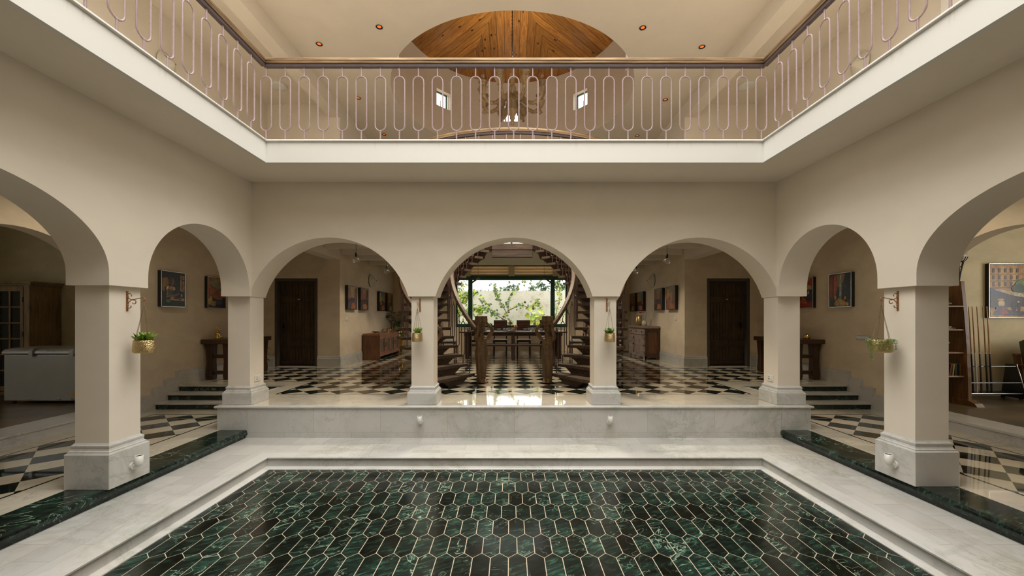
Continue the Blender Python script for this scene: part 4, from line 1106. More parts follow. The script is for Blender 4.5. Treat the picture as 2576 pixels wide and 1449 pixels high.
painting(XW, 8.26, 1.41, -PI/2, .50, .62, 'painting in red and orange with a dark blue band, right corridor behind the corner column', [(150, 40, 20), (60, 30, 26), (30, 40, 54), (150, 120, 70), (160, 140, 110)],
 [(RD, [(.1, .02), (.2, .3), (.5, .2), (.6, .05)]), (OR, [(.3, .15), (.4, .38), (.6, .3), (.7, .1)]), (DK, [(.3, .4), (.5, .62), (.65, .7), (.75, .5), (.7, .42)]), (CR, [(.7, .42), (.74, .56), (.8, .56), (.82, .42)]), ((190, 160, 90), [(.5, .6), (.5, .74), (.9, .74), (.95, .6)]), ((20, 50, 80), [(.0, .38), (0, .44), (1, .46), (1, .4)]), ((190, 60, 30), [(.7, .8), (.85, .98), (1, .98), (1, .7)])], 'corridor paintings')
# dining hall: four narrow canvases per side
def small(seed, sky, warm, dark, accent):
    rg = random.Random(seed); sh = []
    sh.append((warm, [(0, .45), (0, .95), (.25, .9), (.35, .55)])); sh.append((tuple(int(c*.7) for c in warm), [(.65, .5), (.75, .92), (1, .98), (1, .4)]))
    sh.append((dark, [(.05, .0), (.1, .42), (.4, .5), (.6, .38), (.62, 0)]))
    for k in range(7):
        u, v = rg.uniform(.1, .9), rg.uniform(.15, .55); sh.append((rg.choice([accent, dark, warm, (40, 30, 60)]), (u, v, rg.uniform(.04, .12), rg.uniform(.04, .1))))
    sh.append((accent, [(.3, .02), (.4, .25), (.62, .3), (.85, .2), (.8, .03)]))
    return [dark, tuple(int(c*.8) for c in dark), tuple(int((a+b)/2) for a, b in zip(warm, sky)), sky], sh
for Y, lab, args in ((10.53, 'narrow painting with yellow awning, leftmost on the left dining wall', (1, (186, 160, 96), (176, 120, 70), (88, 62, 70), (190, 104, 50))),
                     (11.40, 'narrow painting of a dense crowd, second on the left dining wall', (2, (190, 140, 90), (150, 92, 60), (70, 56, 70), (200, 130, 70))),
                     (13.0, 'narrow painting with blue sky and orange pumpkin, third on the left dining wall', (3, (50, 104, 136), (206, 160, 80), (40, 44, 50), (214, 104, 24))),
                     (13.82, 'narrow dark painting nearest the palm on the left dining wall', (4, (150, 120, 70), (110, 66, 30), (26, 22, 28), (190, 150, 90)))):
    b, sh = small(*args); painting(-4.26, Y, 1.42, PI/2, .60, .62, lab, b, sh, g1, .075, False)
for Y, lab, args in ((10.60, 'narrow painting of an orange plain under a green sky, nearest on the right dining wall', (5, (120, 116, 60), (196, 130, 50), (150, 90, 60), (186, 104, 40))),
                     (11.48, 'narrow painting of a dark horseman shape, second nearest on the right dining wall', (6, (150, 146, 110), (170, 100, 50), (66, 56, 66), (196, 120, 40))),
                     (13.07, 'narrow painting with blue sky gap and red blooms, third on the right dining wall', (7, (84, 140, 160), (196, 130, 40), (70, 34, 40), (206, 130, 90))),
                     (13.9, 'narrow painting of a dim gorge, farthest back on the right dining wall', (8, (80, 116, 126), (150, 84, 30), (30, 24, 20), (206, 120, 50)))):
    b, sh = small(*args); painting(4.26, Y, 1.42, -PI/2, .60, .62, lab, b, sh, g1, .075, False)
# big street scene, right room
sh = [((190, 130, 44), [(.0, .45), (.0, .99), (.42, .99), (.46, .7), (.3, .5)]), ((214, 160, 60), [(.12, .55), (.12, .95), (.2, .97), (.22, .55)]), ((214, 160, 60), [(.28, .6), (.28, .97), (.34, .97), (.36, .64)])]
for r_ in range(3):
    for c_ in range(5): sh.append(((50, 40, 40), [(.03+c_*.075, .58+r_*.13), (.03+c_*.075, .66+r_*.13), (.06+c_*.075, .66+r_*.13), (.06+c_*.075, .58+r_*.13)]))
for r_ in range(3): sh.append(((60, 40, 30), [(.0, .555+r_*.13), (.42, .575+r_*.12), (.42, .565+r_*.12), (.0, .545+r_*.13)]))
sh += [((150, 70, 50), [(.44, .5), (.5, .82), (.58, .78), (.62, .5)]), ((84, 116, 36), (.44, .60, .13, .13)), ((120, 146, 50), (.48, .64, .08, .07)), ((40, 66, 34), (.36, .54, .09, .08)), ((30, 50, 110), [(.0, .38), (.0, .55), (.14, .5), (.2, .42)]), ((200, 186, 140), [(.05, .52), (.12, .53), (.62, .38), (.55, .34), (.25, .42)]), ((52, 44, 66), [(0, .18), (0, .4), (.2, .42), (.55, .34), (1, .36), (1, .2)]),
       ((196, 150, 70), [(0, 0), (0, .14), (.3, .2), (1, .2), (1, 0)]), ((70, 60, 90), [(.03, .04), (.2, .14), (.5, .1), (.4, .02)]), ((96, 80, 110), [(.03, .05), (.10, .24), (.19, .24), (.24, .06)]), ((196, 60, 54), [(.14, .05), (.16, .18), (.24, .07)]), (CR, (.14, .26, .045, .05)), ((206, 160, 50), (.13, .33, .045, .022)), ((30, 26, 40), (.30, .2, .035, .09)), ((30, 26, 44), (.36, .18, .02, .1)), ((70, 40, 80), (.50, .22, .05, .06)), ((60, 36, 66), (.62, .2, .06, .05)), ((200, 170, 130), (.35, .29, .015, .02))]
x0 = at(2488, 700, 7.14)[0]
painting(x0+.72, 7.2, 1.21, 0, 1.44, .97, 'large painting of a sunny street market with blue awning, wall of the right room', [(150, 120, 80), (120, 100, 90), (70, 130, 150), (84, 150, 170)], sh, 'right room paintings', .06)

# ------------------------------------------------------------------ corridor console tables with ornaments
for s, nm in ((-1, 'left'), (1, 'right')):
    t = thing('console_table', 'rustic dark wood console table against the %s corridor wall above the steps' % nm, 'table', (s*5.76, 8.45, 0), 0, 'rustic console tables in the corridors')
    mb = MB(); mb.box(-.27, .27, -.70, .70, .70, .79); obj('tabletop', mb, 'wood_dark_x', t, .01)
    for yy in (-.55, .55):
        for xx in (-.17, .17):
            mb = MB(); mb.loft([[(xx+dx*w_, yy+dy*w_, z) for dx, dy in ((-1, -1), (1, -1), (1, 1), (-1, 1))] for z, w_ in ((0, .062), (.08, .070), (.35, .060), (.62, .070), (.70, .075))], smooth=False); obj('leg', mb, 'wood_dark', t, .008)
        for zz in (.10, .42):
            mb = MB(); mb.box(-.12, .12, yy-.035, yy+.035, zz, zz+.07); obj('stretcher', mb, 'wood_dark_x', t, .004)
x, y, z = at(542, 858, 8.1)
t = thing('figurine', 'small golden seated figurine on the left console table', 'figurine', (-5.90, 8.02, .79), .3)
mb = MB(); mb.lathe([(.05, 0), (.055, .02), (.035, .05), (.045, .09), (.042, .12), (.02, .135), (.016, .15)], n=16); mb.ball((-.01, 0, .165), .024, 12); mb.tube([(-.03, 0, .12), (-.045, -.01, .16), (-.02, 0, .20), (-.02, 0, .235)], [.012, .01, .009, .007], 8); mb.tube([(.03, -.02, .10), (.05, -.03, .06), (.08, -.04, .03), (.12, -.03, .02)], [.014, .014, .016, .01], 8); mb.tube([(.03, .02, .12), (.05, .01, .16), (.02, .0, .19)], .009, 8)
obj('body', mb, 'gold', t)
t = thing('ornament', 'small round golden ornament on the right console table', 'ornament', (5.86, 8.0, .79))
mb = MB(); mb.lathe([(.05, 0), (.06, .02), (.05, .05), (.045, .08), (.03, .10), (.008, .11)], n=16); mb.ball((0, -.045, .05), .02, 8); obj('body', mb, 'gold', t)

# ------------------------------------------------------------------ left: glazed sideboard with bowl and candle holder
t = thing('sideboard', 'long low reddish sideboard with glazed doors against the left dining wall', 'cabinet', (-3.98, 12.35, 0))
mb = MB(); hx = .245
mb.box(-hx, hx, -1.0, 1.0, .70, .75, 'wood_red'); mb.box(-hx, hx, -1.0, -.96, 0, .70, 'wood_cabinet'); mb.box(-hx, hx, .96, 1.0, 0, .70, 'wood_cabinet'); mb.box(-hx, -hx+.02, -.96, .96, .1, .70, 'wood_cabinet'); mb.box(-hx+.02, hx-.04, -.96, .96, .12, .15, 'wood_cabinet'); mb.box(hx-.05, hx-.004, -.96, .96, .10, .17, 'wood_red'); mb.box(hx-.05, hx-.004, -.96, .96, .64, .70, 'wood_red')
mb.box(-hx+.02, hx-.06, -.96, .96, .40, .415, 'wood_cabinet')
obj('body', mb, None, t, .004)
for k in range(4):
    y0 = -.96+k*.48; mb = MB(); a, b = y0+.01, y0+.47
    for (p, q, r, u) in ((a, a+.07, .17, .64), (b-.07, b, .17, .64), (a+.07, b-.07, .17, .22), (a+.07, b-.07, .59, .64)): mb.box(hx-.03, hx, p, q, r, u, 'wood_red')
    d = obj('door', mb, None, t, .003)
    mb = MB(); mb.box(hx-.018, hx-.014, a+.07, b-.07, .22, .59); obj('glass', mb, 'pane_glass', d)
    mb = MB(); yy = b-.035 if k % 2 == 0 else a+.035; mb.tube([(hx, yy, .36), (hx+.02, yy, .37), (hx+.02, yy, .47), (hx, yy, .48)], .006, 6); obj('handle', mb, 'black_metal', d)
t = thing('bowl', 'shallow brass bowl on the near end of the left sideboard', 'bowl', (-3.93, 11.62, .75)); mb = MB(); mb.lathe([(.05, 0), (.045, .012), (.08, .03), (.115, .055), (.118, .06), (.108, .056), (.07, .034), (.01, .02)], n=28); tag(t, t['label'], 'bowl'); obj('body', mb, 'gold_brushed', t)
t = thing('candle_holder', 'lotus shaped brass candle holder on the far part of the left sideboard', 'candle holder', (-3.86, 12.55, .75))
mb = MB(); mb.lathe([(.05, 0), (.04, .015), (.075, .05), (.08, .075), (.06, .09), (.01, .09)], n=20)
for k in range(8): a = 2*PI*k/8; mb.leaf((.05*math.cos(a), .05*math.sin(a), .06), (math.cos(a), math.sin(a), .9), (0, 0, 1), .10, .045, None, .1)
obj('body', mb, 'gold_brushed', t)
def palm(label, x, y, z, pot, hts, seed):
    rg = random.Random(seed)
    t = thing('potted_palm', label, 'plant', (x, y, z))
    mb = MB(); mb.lathe(pot, n=28); obj('pot', mb, 'gold', t)
    mb = MB(); h0 = pot[-1][1]; fo = MB()
    for k in range(4):
        a = rg.uniform(0, 6.3); mb.tube([(0, 0, h0-.05), (.02*math.cos(a), .02*math.sin(a), h0+.2), (.04*math.cos(a), .04*math.sin(a), h0+.34)], [.02, .015, .01], 6)
    for k in range(15):
        a = k*2.4+rg.uniform(-.3, .3); L = hts*rg.uniform(.75, 1.1); el = rg.uniform(.5, 1.2)
        pts = []
        for i in range(9):
            q = i/8; r = L*.62*q; pts.append(Vector((r*math.cos(a)*math.cos(el*.6), r*math.sin(a)*math.cos(el*.6), h0+.12+L*(1.25*q*math.sin(el)-.62*q*q))))
        fo.tube([tuple(v) for v in pts], [.006*(1-.7*i/8) for i in range(9)], 5, 'leaf_dark')
        for i in range(2, 9):
            for sub in (0, .5):
                if i == 8 and sub: continue
                p = pts[i].lerp(pts[min(8, i+1)], sub); d = (pts[min(8, i+1)]-pts[i-1]).normalized(); sd = d.cross(Vector((0, 0, 1))).normalized()
                for w_ in (-1, 1): fo.leaf(p, d*.7+sd*w_*.8+Vector((0, 0, -.15)), (0, 0, 1), L*.26*(1-.4*abs(i/8-.5)), .022, 'leaf_dark', .3, 2)
    fo.v = [(max(a, -.33), b, c) for a, b, c in fo.v]; obj('stem', mb, 'leaf_dark', t); obj('fronds', fo, None, t)
palm('potted palm in a tall gold vase beside the left sideboard', -3.92, 13.95, 0, [(.10, 0), (.115, .02), (.155, .2), (.18, .42), (.165, .58), (.12, .72), (.10, .78), (.09, .78)], .95, 4)
t = thing('potted_plant', 'broad-leaved plant in a small gold pot behind the left sideboard', 'plant', (-4.08, 13.6, 0))
mb = MB(); mb.lathe([(.09, 0), (.13, .1), (.13, .3), (.10, .36)], n=24); obj('pot', mb, 'gold', t)
mb = MB()
for k, (a, el, L) in enumerate(((-.3, 1.6, .42), (.6, 1.2, .36), (-1.3, 1.1, .40), (-2.2, 1.5, .36), (2.0, 1.4, .33), (-.9, 2.2, .42))):
    b = Vector((0, 0, .34)); d = Vector((math.cos(a), math.sin(a), el)).normalized(); e2 = b+d*(.36+.07*k); mb.tube([tuple(b), tuple(b.lerp(e2, .5)), tuple(e2)], .007, 5, 'leaf_dark'); mb.leaf(e2, Vector((math.cos(a), math.sin(a), .25)), (0, 0, 1), L, .17, 'leaf_dark' if k % 2 else 'leaf_green', .7, 6)
mb.v = [(max(a, -.15), b, c) for a, b, c in mb.v]
obj('foliage', mb, None, t)
t = thing('gold_pot', 'small golden pot on the floor under the left stair behind the slim column', 'pot', (-3.1, 12.9, 0)); mb = MB(); mb.lathe([(.08, 0), (.12, .05), (.14, .2), (.10, .33), (.09, .34)], n=24); obj('body', mb, 'gold', t)
t = thing('potted_plant', 'dark leafy plant low in the left corridor behind the corner column', 'plant', (-5.82, 9.1, 0))
mb = MB(); mb.lathe([(.08, 0), (.11, .16), (.115, .2), (.10, .2)], n=20); obj('pot', mb, 'black', t)
mb = MB()
for k in range(9):
    a = k*2.4; b = Vector((0, 0, .18)); e2 = b+Vector((math.cos(a)*.16, math.sin(a)*.16, .12+.03*k)); mb.tube([tuple(b), tuple(e2)], .004, 4, 'leaf_dark'); mb.leaf(e2, Vector((math.cos(a), math.sin(a), .1)), (0, 0, 1), .16, .06, 'leaf_dark', .6)
mb.v = [(max(a, -.22), b, c) for a, b, c in mb.v]
obj('foliage', mb, None, t)

# ------------------------------------------------------------------ right: louvred chest with vases
t = thing('louvred_cabinet', 'weathered grey louvred cabinet with three drawers against the right dining wall', 'cabinet', (4.03, 12.28, 0))
hx, ly, H = .20, .76, .96
mb = MB(); mb.box(-hx, hx, -ly, ly, .09, .88, 'wood_cabinet'); mb.box(-hx-.015, hx-.01, -ly-.015, ly+.015, .88, .91, 'wood_grey'); mb.box(-hx-.04, hx, -ly-.04, ly+.04, .91, .96, 'wood_grey')
for (a, b, c, d) in ((-hx, hx, -ly-.012, -ly), ): 
    for (u0, u1, w0, w1) in ((-hx, -hx+.07, .09, .88), (hx-.07, hx, .09, .88), (-hx+.07, hx-.07, .09, .18), (-hx+.07, hx-.07, .80, .88)): mb.box(u0, u1, c, d, w0, w1, 'wood_dark')
mb.prism([(-ly-.02, 0), (-ly+.12, 0), (-ly+.18, .07), (-.30, .07), (-.25, .02), (-.14, .02), (-.10, .07), (.16, .07), (.20, .02), (.31, .02), (.36, .07), (ly-.18, .07), (ly-.12, 0), (ly+.02, 0), (ly+.02, .10), (-ly-.02, .10)], -hx-.02, -hx+.02, 'x', 'wood_grey')
mb.prism([(-hx-.018, 0), (-hx+.08, 0), (-hx+.11, .05), (hx-.11, .05), (hx-.08, 0), (hx, 0), (hx, .10), (-hx-.018, .10)], -ly-.02, -ly+.02, 'y', 'wood_dark')
obj('body', mb, None, t, .003)
for k in range(3):
    a = -ly+.02+k*.507; b = a+.49
    mb = MB(); mb.box(-hx-.02, -hx, a, b, .71, .86); d = obj('drawer', mb, 'wood_grey', t, .004)
    mb = MB(); c = (a+b)/2; mb.tube([(-hx-.02, c+.045*math.cos(q), .80-.035*math.sin(q)) for q in [PI*i/8 for i in range(9)]], .007, 6); mb.ball((-hx-.022, c, .80), .02, 8, sc=(.4, 1.6, .6)); obj('pull', mb, 'black_metal', d)
    mb = MB()
    for (p, q, r, u) in ((a, a+.06, .10, .69), (b-.06, b, .10, .69), (a+.06, b-.06, .10, .16), (a+.06, b-.06, .63, .69), (a+.06, b-.06, .37, .42)): mb.box(-hx-.02, -hx, p, q, r, u)
    for z0, z1 in ((.16, .37), (.42, .63)):
        n = 6
        for i in range(n):
            zz = z0+(z1-z0)*i/n; hh = (z1-z0)/n; mb.prism([(-hx-.019, zz), (-hx-.014, zz), (-hx-.002, zz+hh*.95), (-hx-.007, zz+hh*.95)], a+.06, b-.06, 'y')
    d = obj('door', mb, 'wood_grey', t)
    mb = MB(); yy = (a+.03, b-.03, a+.03)[k]; mb.cbox((-hx-.027, yy, .40), (.014, .02, .05)); mb.ball((-hx-.035, yy, .40), .014, 8); obj('knob', mb, 'black_metal', d)
    for zz in (.18, .60): 
        mb = MB(); yy = (b-.02, b-.02, a+.02)[k]; mb.cbox((-hx-.024, (a+.015, b-.015, a+.015)[k], zz), (.010, .022, .07)); obj('hinge', mb, 'black_metal', d)
t = thing('vase', 'tall brushed gold vase on the right grey cabinet', 'vase', (3.98, 12.55, .96)); mb = MB(); mb.lathe([(.055, 0), (.085, .03), (.105, .11), (.105, .18), (.085, .27), (.07, .30), (.062, .30), (.07, .25)], n=28); obj('body', mb, 'gold_brushed', t)
t = thing('vase', 'small cream vase with red flower stem on the right grey cabinet', 'vase', (3.98, 12.05, .96)); mb = MB(); mb.lathe([(.045, 0), (.05, .01), (.078, .05), (.08, .09), (.062, .13), (.058, .15), (.064, .16), (.054, .15)], n=24); obj('body', mb, 'ceramic', t)
mb = MB(); mb.tube([(0, 0, .05), (-.02, 0, .20), (-.10, .02, .36), (-.16, .03, .46)], .004, 5, 'bark'); mb.tube([(0, 0, .05), (.03, 0, .22), (.05, 0, .34), (.07, 0, .44)], .003, 5, 'bark')
for c, m_, L, n in (((-.12, .02, .40), 'red_petal', .09, 8), ((-.03, 0, .47), 'red_petal', .08, 8), ((-.10, .02, .30), 'leaf_dark', .08, 6), ((-.12, .0, .22), 'leaf_dark', .07, 4)): rosette(mb, c, n, L, .035, [m_], 1, .2, .3, 5)
obj('flower_stem', mb, None, t)
t = thing('wooden_post', 'tall dark wooden post with inset mirror slots in the far right corner', 'decor', (3.75, 14.0, 0))
mb = MB(); mb.box(-.13, .13, -.06, .06, .05, 2.02, 'wood_dark'); mb.box(-.2, .30, -.14, .14, 0, .05, 'wood_dark_x'); obj('plank', mb, None, t, .006)
for zz, hh in ((1.5, .22), (1.0, .16), (.66, .14), (.38, .14), (.14, .14)):
    mb = MB(); mb.box(-.035, .055, -.066, -.06, zz, zz+hh); obj('inset', mb, 'white_plastic', t)

# ------------------------------------------------------------------ dining set
t = thing('dining_table', 'long dark wooden dining table in front of the garden window', 'table', (.04, 12.25, 0))
mb = MB(); mb.box(-1.58, 1.58, -.52, .52, .755, .80); obj('tabletop', mb, 'wood_dark_x', t, .006)
mb = MB(); mb.box(-1.45, 1.45, -.42, -.39, .665, .755); mb.box(-1.45, 1.45, .39, .42, .665, .755); mb.box(-1.45, -1.42, -.39, .39, .665, .755); mb.box(1.42, 1.45, -.39, .39, .665, .755); obj('apron', mb, 'wood_dark_x', t)
for xx in (-1.36, 0, 1.36):
    for yy in (-.36, .36):
        mb = MB(); mb.box(xx-.055, xx+.055, yy-.055, yy+.055, 0, .755); obj('leg', mb, 'wood_dark', t, .004)
t = thing('bench', 'wooden bench on the near side of the dining table', 'bench', (.02, 11.42, 0))
mb = MB(); mb.box(-1.15, 1.15, -.15, .15, .40, .46); obj('seat', mb, 'wood_dark_x', t, .006)
for xx in (-1.0, .02, 1.0):
    mb = MB(); mb.box(xx-.04, xx+.04, -.12, .12, 0, .40); obj('leg', mb, 'wood_dark', t, .004)
def chair(x, y, rz, label, grp):
    t = thing('dining_chair', label, 'chair', (x, y, 0), rz, grp)
    mb = MB(); mb.box(-.225, .225, -.22, .22, .425, .47); obj('seat_frame', mb, 'wood_dark', t, .004)
    mb = MB(); mb.box(-.22, .22, -.215, .20, .47, .505); obj('seat', mb, 'seat_grey', t, .012)
    for xx in (-.20, .20):
        mb = MB(); mb.box(xx-.02, xx+.02, -.215, -.175, 0, .425); obj('leg', mb, 'wood_dark', t, .003)
        mb = MB(); mb.loft([[(xx+dx*.02, yy+dy*.02, z) for dx, dy in ((-1, -1), (1, -1), (1, 1), (-1, 1))] for z, yy in ((0, .23), (.45, .20), (1.12, .27))], smooth=False); obj('leg', mb, 'wood_dark', t)
    mb = MB(); z = .72
    mb.box(-.20, .20, .22, .245, .70, 1.12, 'wood_dark_x')
    for k in range(7): mb.box(-.19, .19, .205, .22, .715+k*.058, .715+k*.058+.042, 'wood_red')
    mb.box(-.20, .20, .215, .25, 1.085, 1.12, 'wood_dark_x')
    obj('backrest', mb, None, t, .003)
# backs away from the table: local backrest is at +y
for x, lab in ((-1.13, 'dark slatted dining chair behind the table, first from the left'), (-.37, 'dark slatted dining chair behind the table, second from the left'), (.385, 'dark slatted dining chair behind the table, third from the left'), (1.15, 'dark slatted dining chair behind the table, rightmost')):
    chair(x, 12.98, 0, lab, 'dining chairs')
chair(-1.92, 12.25, PI/2, 'dark slatted dining chair at the left head of the table', 'dining chairs')
chair(2.0, 12.25, -PI/2, 'dark slatted dining chair at the right head of the table', 'dining chairs')
TZ = .80
places = [(-1.1, 'far left'), (-.40, 'left of centre'), (0.0, 'centre'), (.42, 'right of centre'), (1.1, 'far right')]
for k, (x, nm) in enumerate(places):
    y = 11.93 if k != 1 and k != 3 else 12.5
    t = thing('plate', 'dark rimmed plate at the %s place on the dining table' % nm, 'plate', (x, y, TZ), 0, 'plates on the dining table'); mb = MB(); mb.lathe([(.07, 0), (.10, .006), (.135, .014), (.137, .018), (.09, .010), (.01, .008)], n=28); obj('body', mb, 'crockery', t)
    t = thing('bowl', 'grey bowl on the plate at the %s place of the dining table' % nm, 'bowl', (x, y, TZ+.010), 0, 'bowls on the dining table'); mb = MB(); mb.lathe([(.03, 0), (.03, .008), (.055, .03), (.068, .06), (.064, .06), (.05, .032), (.01, .014)], n=24); obj('body', mb, 'crockery', t)
for k, (x, y, nm) in enumerate(((-.235, 12.2, 'left of the copper globes, left one'), (-.145, 12.1, 'left of the copper globes, right one'), (.53, 12.3, 'right of the third chair, left one'), (.63, 12.1, 'right of the third chair, right one'), (-.80, 12.2, 'near the left carved figure'), (.90, 12.2, 'near the right carved figure'), (-1.32, 12.1, 'at the left end of the table'), (1.36, 12.1, 'at the right end of the table'))):
    t = thing('tumbler', 'grey drinking tumbler on the dining table, '+nm, 'glass', (x, y, TZ), 0, 'tumblers on the dining table'); mb = MB(); mb.lathe([(.03, 0), (.034, .005), (.040, .095), (.037, .095), (.031, .01)], n=20); obj('body', mb, 'crockery', t)
for k, (x, y, zz, r, nm) in enumerate(((-.045, 12.4, .26, .06, 'standing tall on a thin stem'), (.055, 12.35, .06, .05, 'low left one'), (.12, 12.4, .13, .06, 'raised right one'))):
    t = thing('globe_candle_holder', 'faceted copper globe candle holder on the table, '+nm, 'candle holder', (x, y, TZ), 0, 'copper globe candle holders')
    mb = MB(); mb.lathe([(.04, 0), (.04, .006), (.006, .012), (.005, max(.02, zz-r))], n=14); obj('stem', mb, 'black_metal', t)
    mb = MB(); mb.ball((0, 0, zz), r, 8); o = obj('globe', mb, 'amber_glass', t)
    for q in o.data.polygons: q.use_smooth = False
t = thing('candle_stand', 'dark turned candle stand at the left of the dining table', 'candle holder', (-.62, 12.35, TZ)); mb = MB(); mb.lathe([(.045, 0), (.04, .02), (.014, .04), (.018, .10), (.012, .16), (.022, .20), (.022, .22)], n=14); obj('body', mb, 'wood_dark', t)
t = thing('boat_ornament', 'dark metal ornament with a mast at the right of the dining table', 'ornament', (.78, 12.4, TZ)); mb = MB(); mb.lathe([(.03, 0), (.008, .01), (.006, .12)], n=12); mb.tube([(-.10, 0, .14), (-.05, 0, .125), (.05, 0, .125), (.10, 0, .14)], [.004, .010, .010, .004], 8); mb.tube([(.02, 0, .12), (.02, 0, .22)], .004, 6); mb.ball((.02, 0, .225), .009, 8); obj('body', mb, 'black_metal', t)
t = thing('leafy_centrepiece', 'small green sprig in a vase between the copper globes on the table', 'plant', (.06, 12.5, TZ)); mb = MB(); mb.lathe([(.03, 0), (.035, .04), (.02, .09)], n=14, mat='amber_glass'); rosette(mb, (0, 0, .12), 8, .09, .04, ['leaf_bright', 'leaf_green'], 1, 1, .3, 2); mb.tube([(0, 0, .05), (0, 0, .13)], .004, 5, 'leaf_green'); obj('sprig', mb, None, t)

# ------------------------------------------------------------------ left room: freezer and glazed cupboard
x0 = -8.22; x1 = -6.75; yf = 6.47; zr = ZR
t = thing('chest_freezer', 'white chest freezer with domed lid in the dark left room', 'freezer', ((x0+x1)/2, yf, zr))
W = (x1-x0)/2
mb = MB(); mb.box(-W, W, 0, .66, .05, .80); obj('body', mb, 'freezer_white', t, .02)
mb = MB(); rows = []
for (yy, z) in ((-.012, .805), (-.018, .83), (-.008, .86), (.03, .885), (.15, .90), (.50, .905), (.66, .895), (.67, .805)): rows.append([(-W-.008, yy, z), (-W+.03, yy, z+.004), (W-.03, yy, z+.004), (W+.008, yy, z)])
mb.grid(rows, smooth=True); mb.poly([r[0] for r in rows]); mb.poly([r[-1] for r in reversed(rows)]); obj('lid', mb, 'freezer_white', t)
for xx in (-.26, .39):
    mb = MB(); mb.loft([[(xx+a*w_, yy, z) for a in (-1, 1)] + [(xx+a*w_, yy-.02, z) for a in (1, -1)] for yy, z, w_ in ((.10, .912, .05), (.0, .89, .035), (-.016, .86, .03), (-.016, .775, .03))], smooth=False); obj('lid_clip', mb, 'freezer_white', t, .004)
for xx in (-.305, .16):
    mb = MB(); mb.grid([[(xx+r*math.cos(a), yy, .09+r*math.sin(a)) for a in [2*PI*k/16 for k in range(16)]] for yy, r in ((0, .024), (-.012, .022), (-.014, .010))], False, True); mb.poly([(xx+.010*math.cos(2*PI*k/16), -.014, .09+.010*math.sin(2*PI*k/16)) for k in range(16)]); obj('drain_knob', mb, 'freezer_white', t)
mb = MB(); mb.box(.37, .47, -.004, 0, .13, .205); obj('energy_label', mb, 'label_yellow', t)
mb = MB()
for k in range(3): mb.box(.355, .44, -.003, 0, .06+k*.02, .066+k*.02)
obj('vent', mb, 'black', t)
for xx in (-W+.08, W-.08):
    for yy in (.08, .58):
        mb = MB(); mb.lathe([(.025, 0), (.025, .05)], (xx, yy, 0), 10); obj('foot', mb, 'black', t)
mb = MB(); mb.box(-.06, .0, -.021, -.016, .845, .852); mb.box(.03, .09, -.021, -.016, .845, .852); obj('trim_strip', mb, 'white_plastic', t)
t = thing('display_cupboard', 'tall oak cupboard with small glass panes behind the freezer in the left room', 'cupboard', (-9.50, 7.22, zr))
W = .80
mb = MB(); mb.box(-W, W, .03, .50, .06, 1.98); mb.box(-W-.02, W+.02, .0, .52, 1.98, 2.01); mb.box(-W-.04, W+.04, -.02, .52, 2.01, 2.05); mb.box(-W, W, 0.01, .5, 0, .06); mb.box(W-.10, W, .0, .03, .06, 1.98); mb.box(-W, -W+.1, 0, .03, .06, 1.98); obj('carcass', mb, 'wood_oak', t, .004)
for k in range(2):
    a = -W+.105+k*(W-.105); b = a+W-.11; mb = MB()
    mb.box(a, a+.05, -.005, .02, .08, 1.95); mb.box(b-.05, b, -.005, .02, .08, 1.95); mb.box(a+.05, b-.05, -.005, .02, 1.87, 1.95); mb.box(a+.05, b-.05, -.005, .02, .08, .16)
    nx = 3
    for i in range(1, nx): xx = a+.05+(b-a-.1)*i/nx; mb.box(xx-.012, xx+.012, -.002, .018, .16, 1.87)
    for i in range(1, 6): zz = .16+1.71*i/6; mb.box(a+.05, b-.05, -.002, .018, zz-.012, zz+.012)
    d = obj('door', mb, 'wood_oak', t, .002)
    mb = MB(); mb.box(a+.05, b-.05, .021, .025, .16, 1.87); obj('panes', mb, 'pane_glass', d)
    mb = MB(); 
    for zz in (.5, 1.1, 1.72): mb.cbox((b+.002 if k else a-.002, -.008, zz), (.014, .008, .09))
    obj('hinge', mb, 'black_metal', d)

# ------------------------------------------------------------------ right room: shelf, cues, sconce, chair
t = thing('live_edge_shelf', 'tall live-edge wooden shelf unit behind the front right column', 'shelf', (6.91, 6.58, ZR))
mb = MB(); rg = random.Random(3)
def slab(xc, sgn):
    m = MB(); n = 26; L, R_ = [], []
    for i in range(n+1):
        z = .09+1.90*i/n; q = i/n
        yl = -.14-.06*math.sin(q*PI*1.1)*.3-.05*(1-q)+.05*q+rg.uniform(-.002, .002); yr_ = .17+.04*(1-q)-.03*q+.015*math.sin(q*9)
        L.append((yl, z)); R_.append((yr_, z))
    m.prism(L+R_[::-1], xc-.028, xc+.028, 'x'); return m
for xc in (-.42, .36): obj('side_board', slab(xc, 1), 'wood_live', t, .006)
for xc in (-.42, .36):
    mb = MB(); mb.prism([(-.34, 0), (-.30, .05), (-.20, .09), (.24, .09), (.33, .05), (.36, 0)], xc-.06, xc+.06, 'x'); obj('foot', mb, 'wood_live', t, .01)
SZ = [.46, .84, 1.21, 1.59]
for zz in SZ:
    mb = MB(); mb.box(-.392, .332, -.13, .14, zz-.022, zz); obj('shelf_board', mb, 'wood_pale', t, .005)
sx0, sy0 = 6.95, 6.42
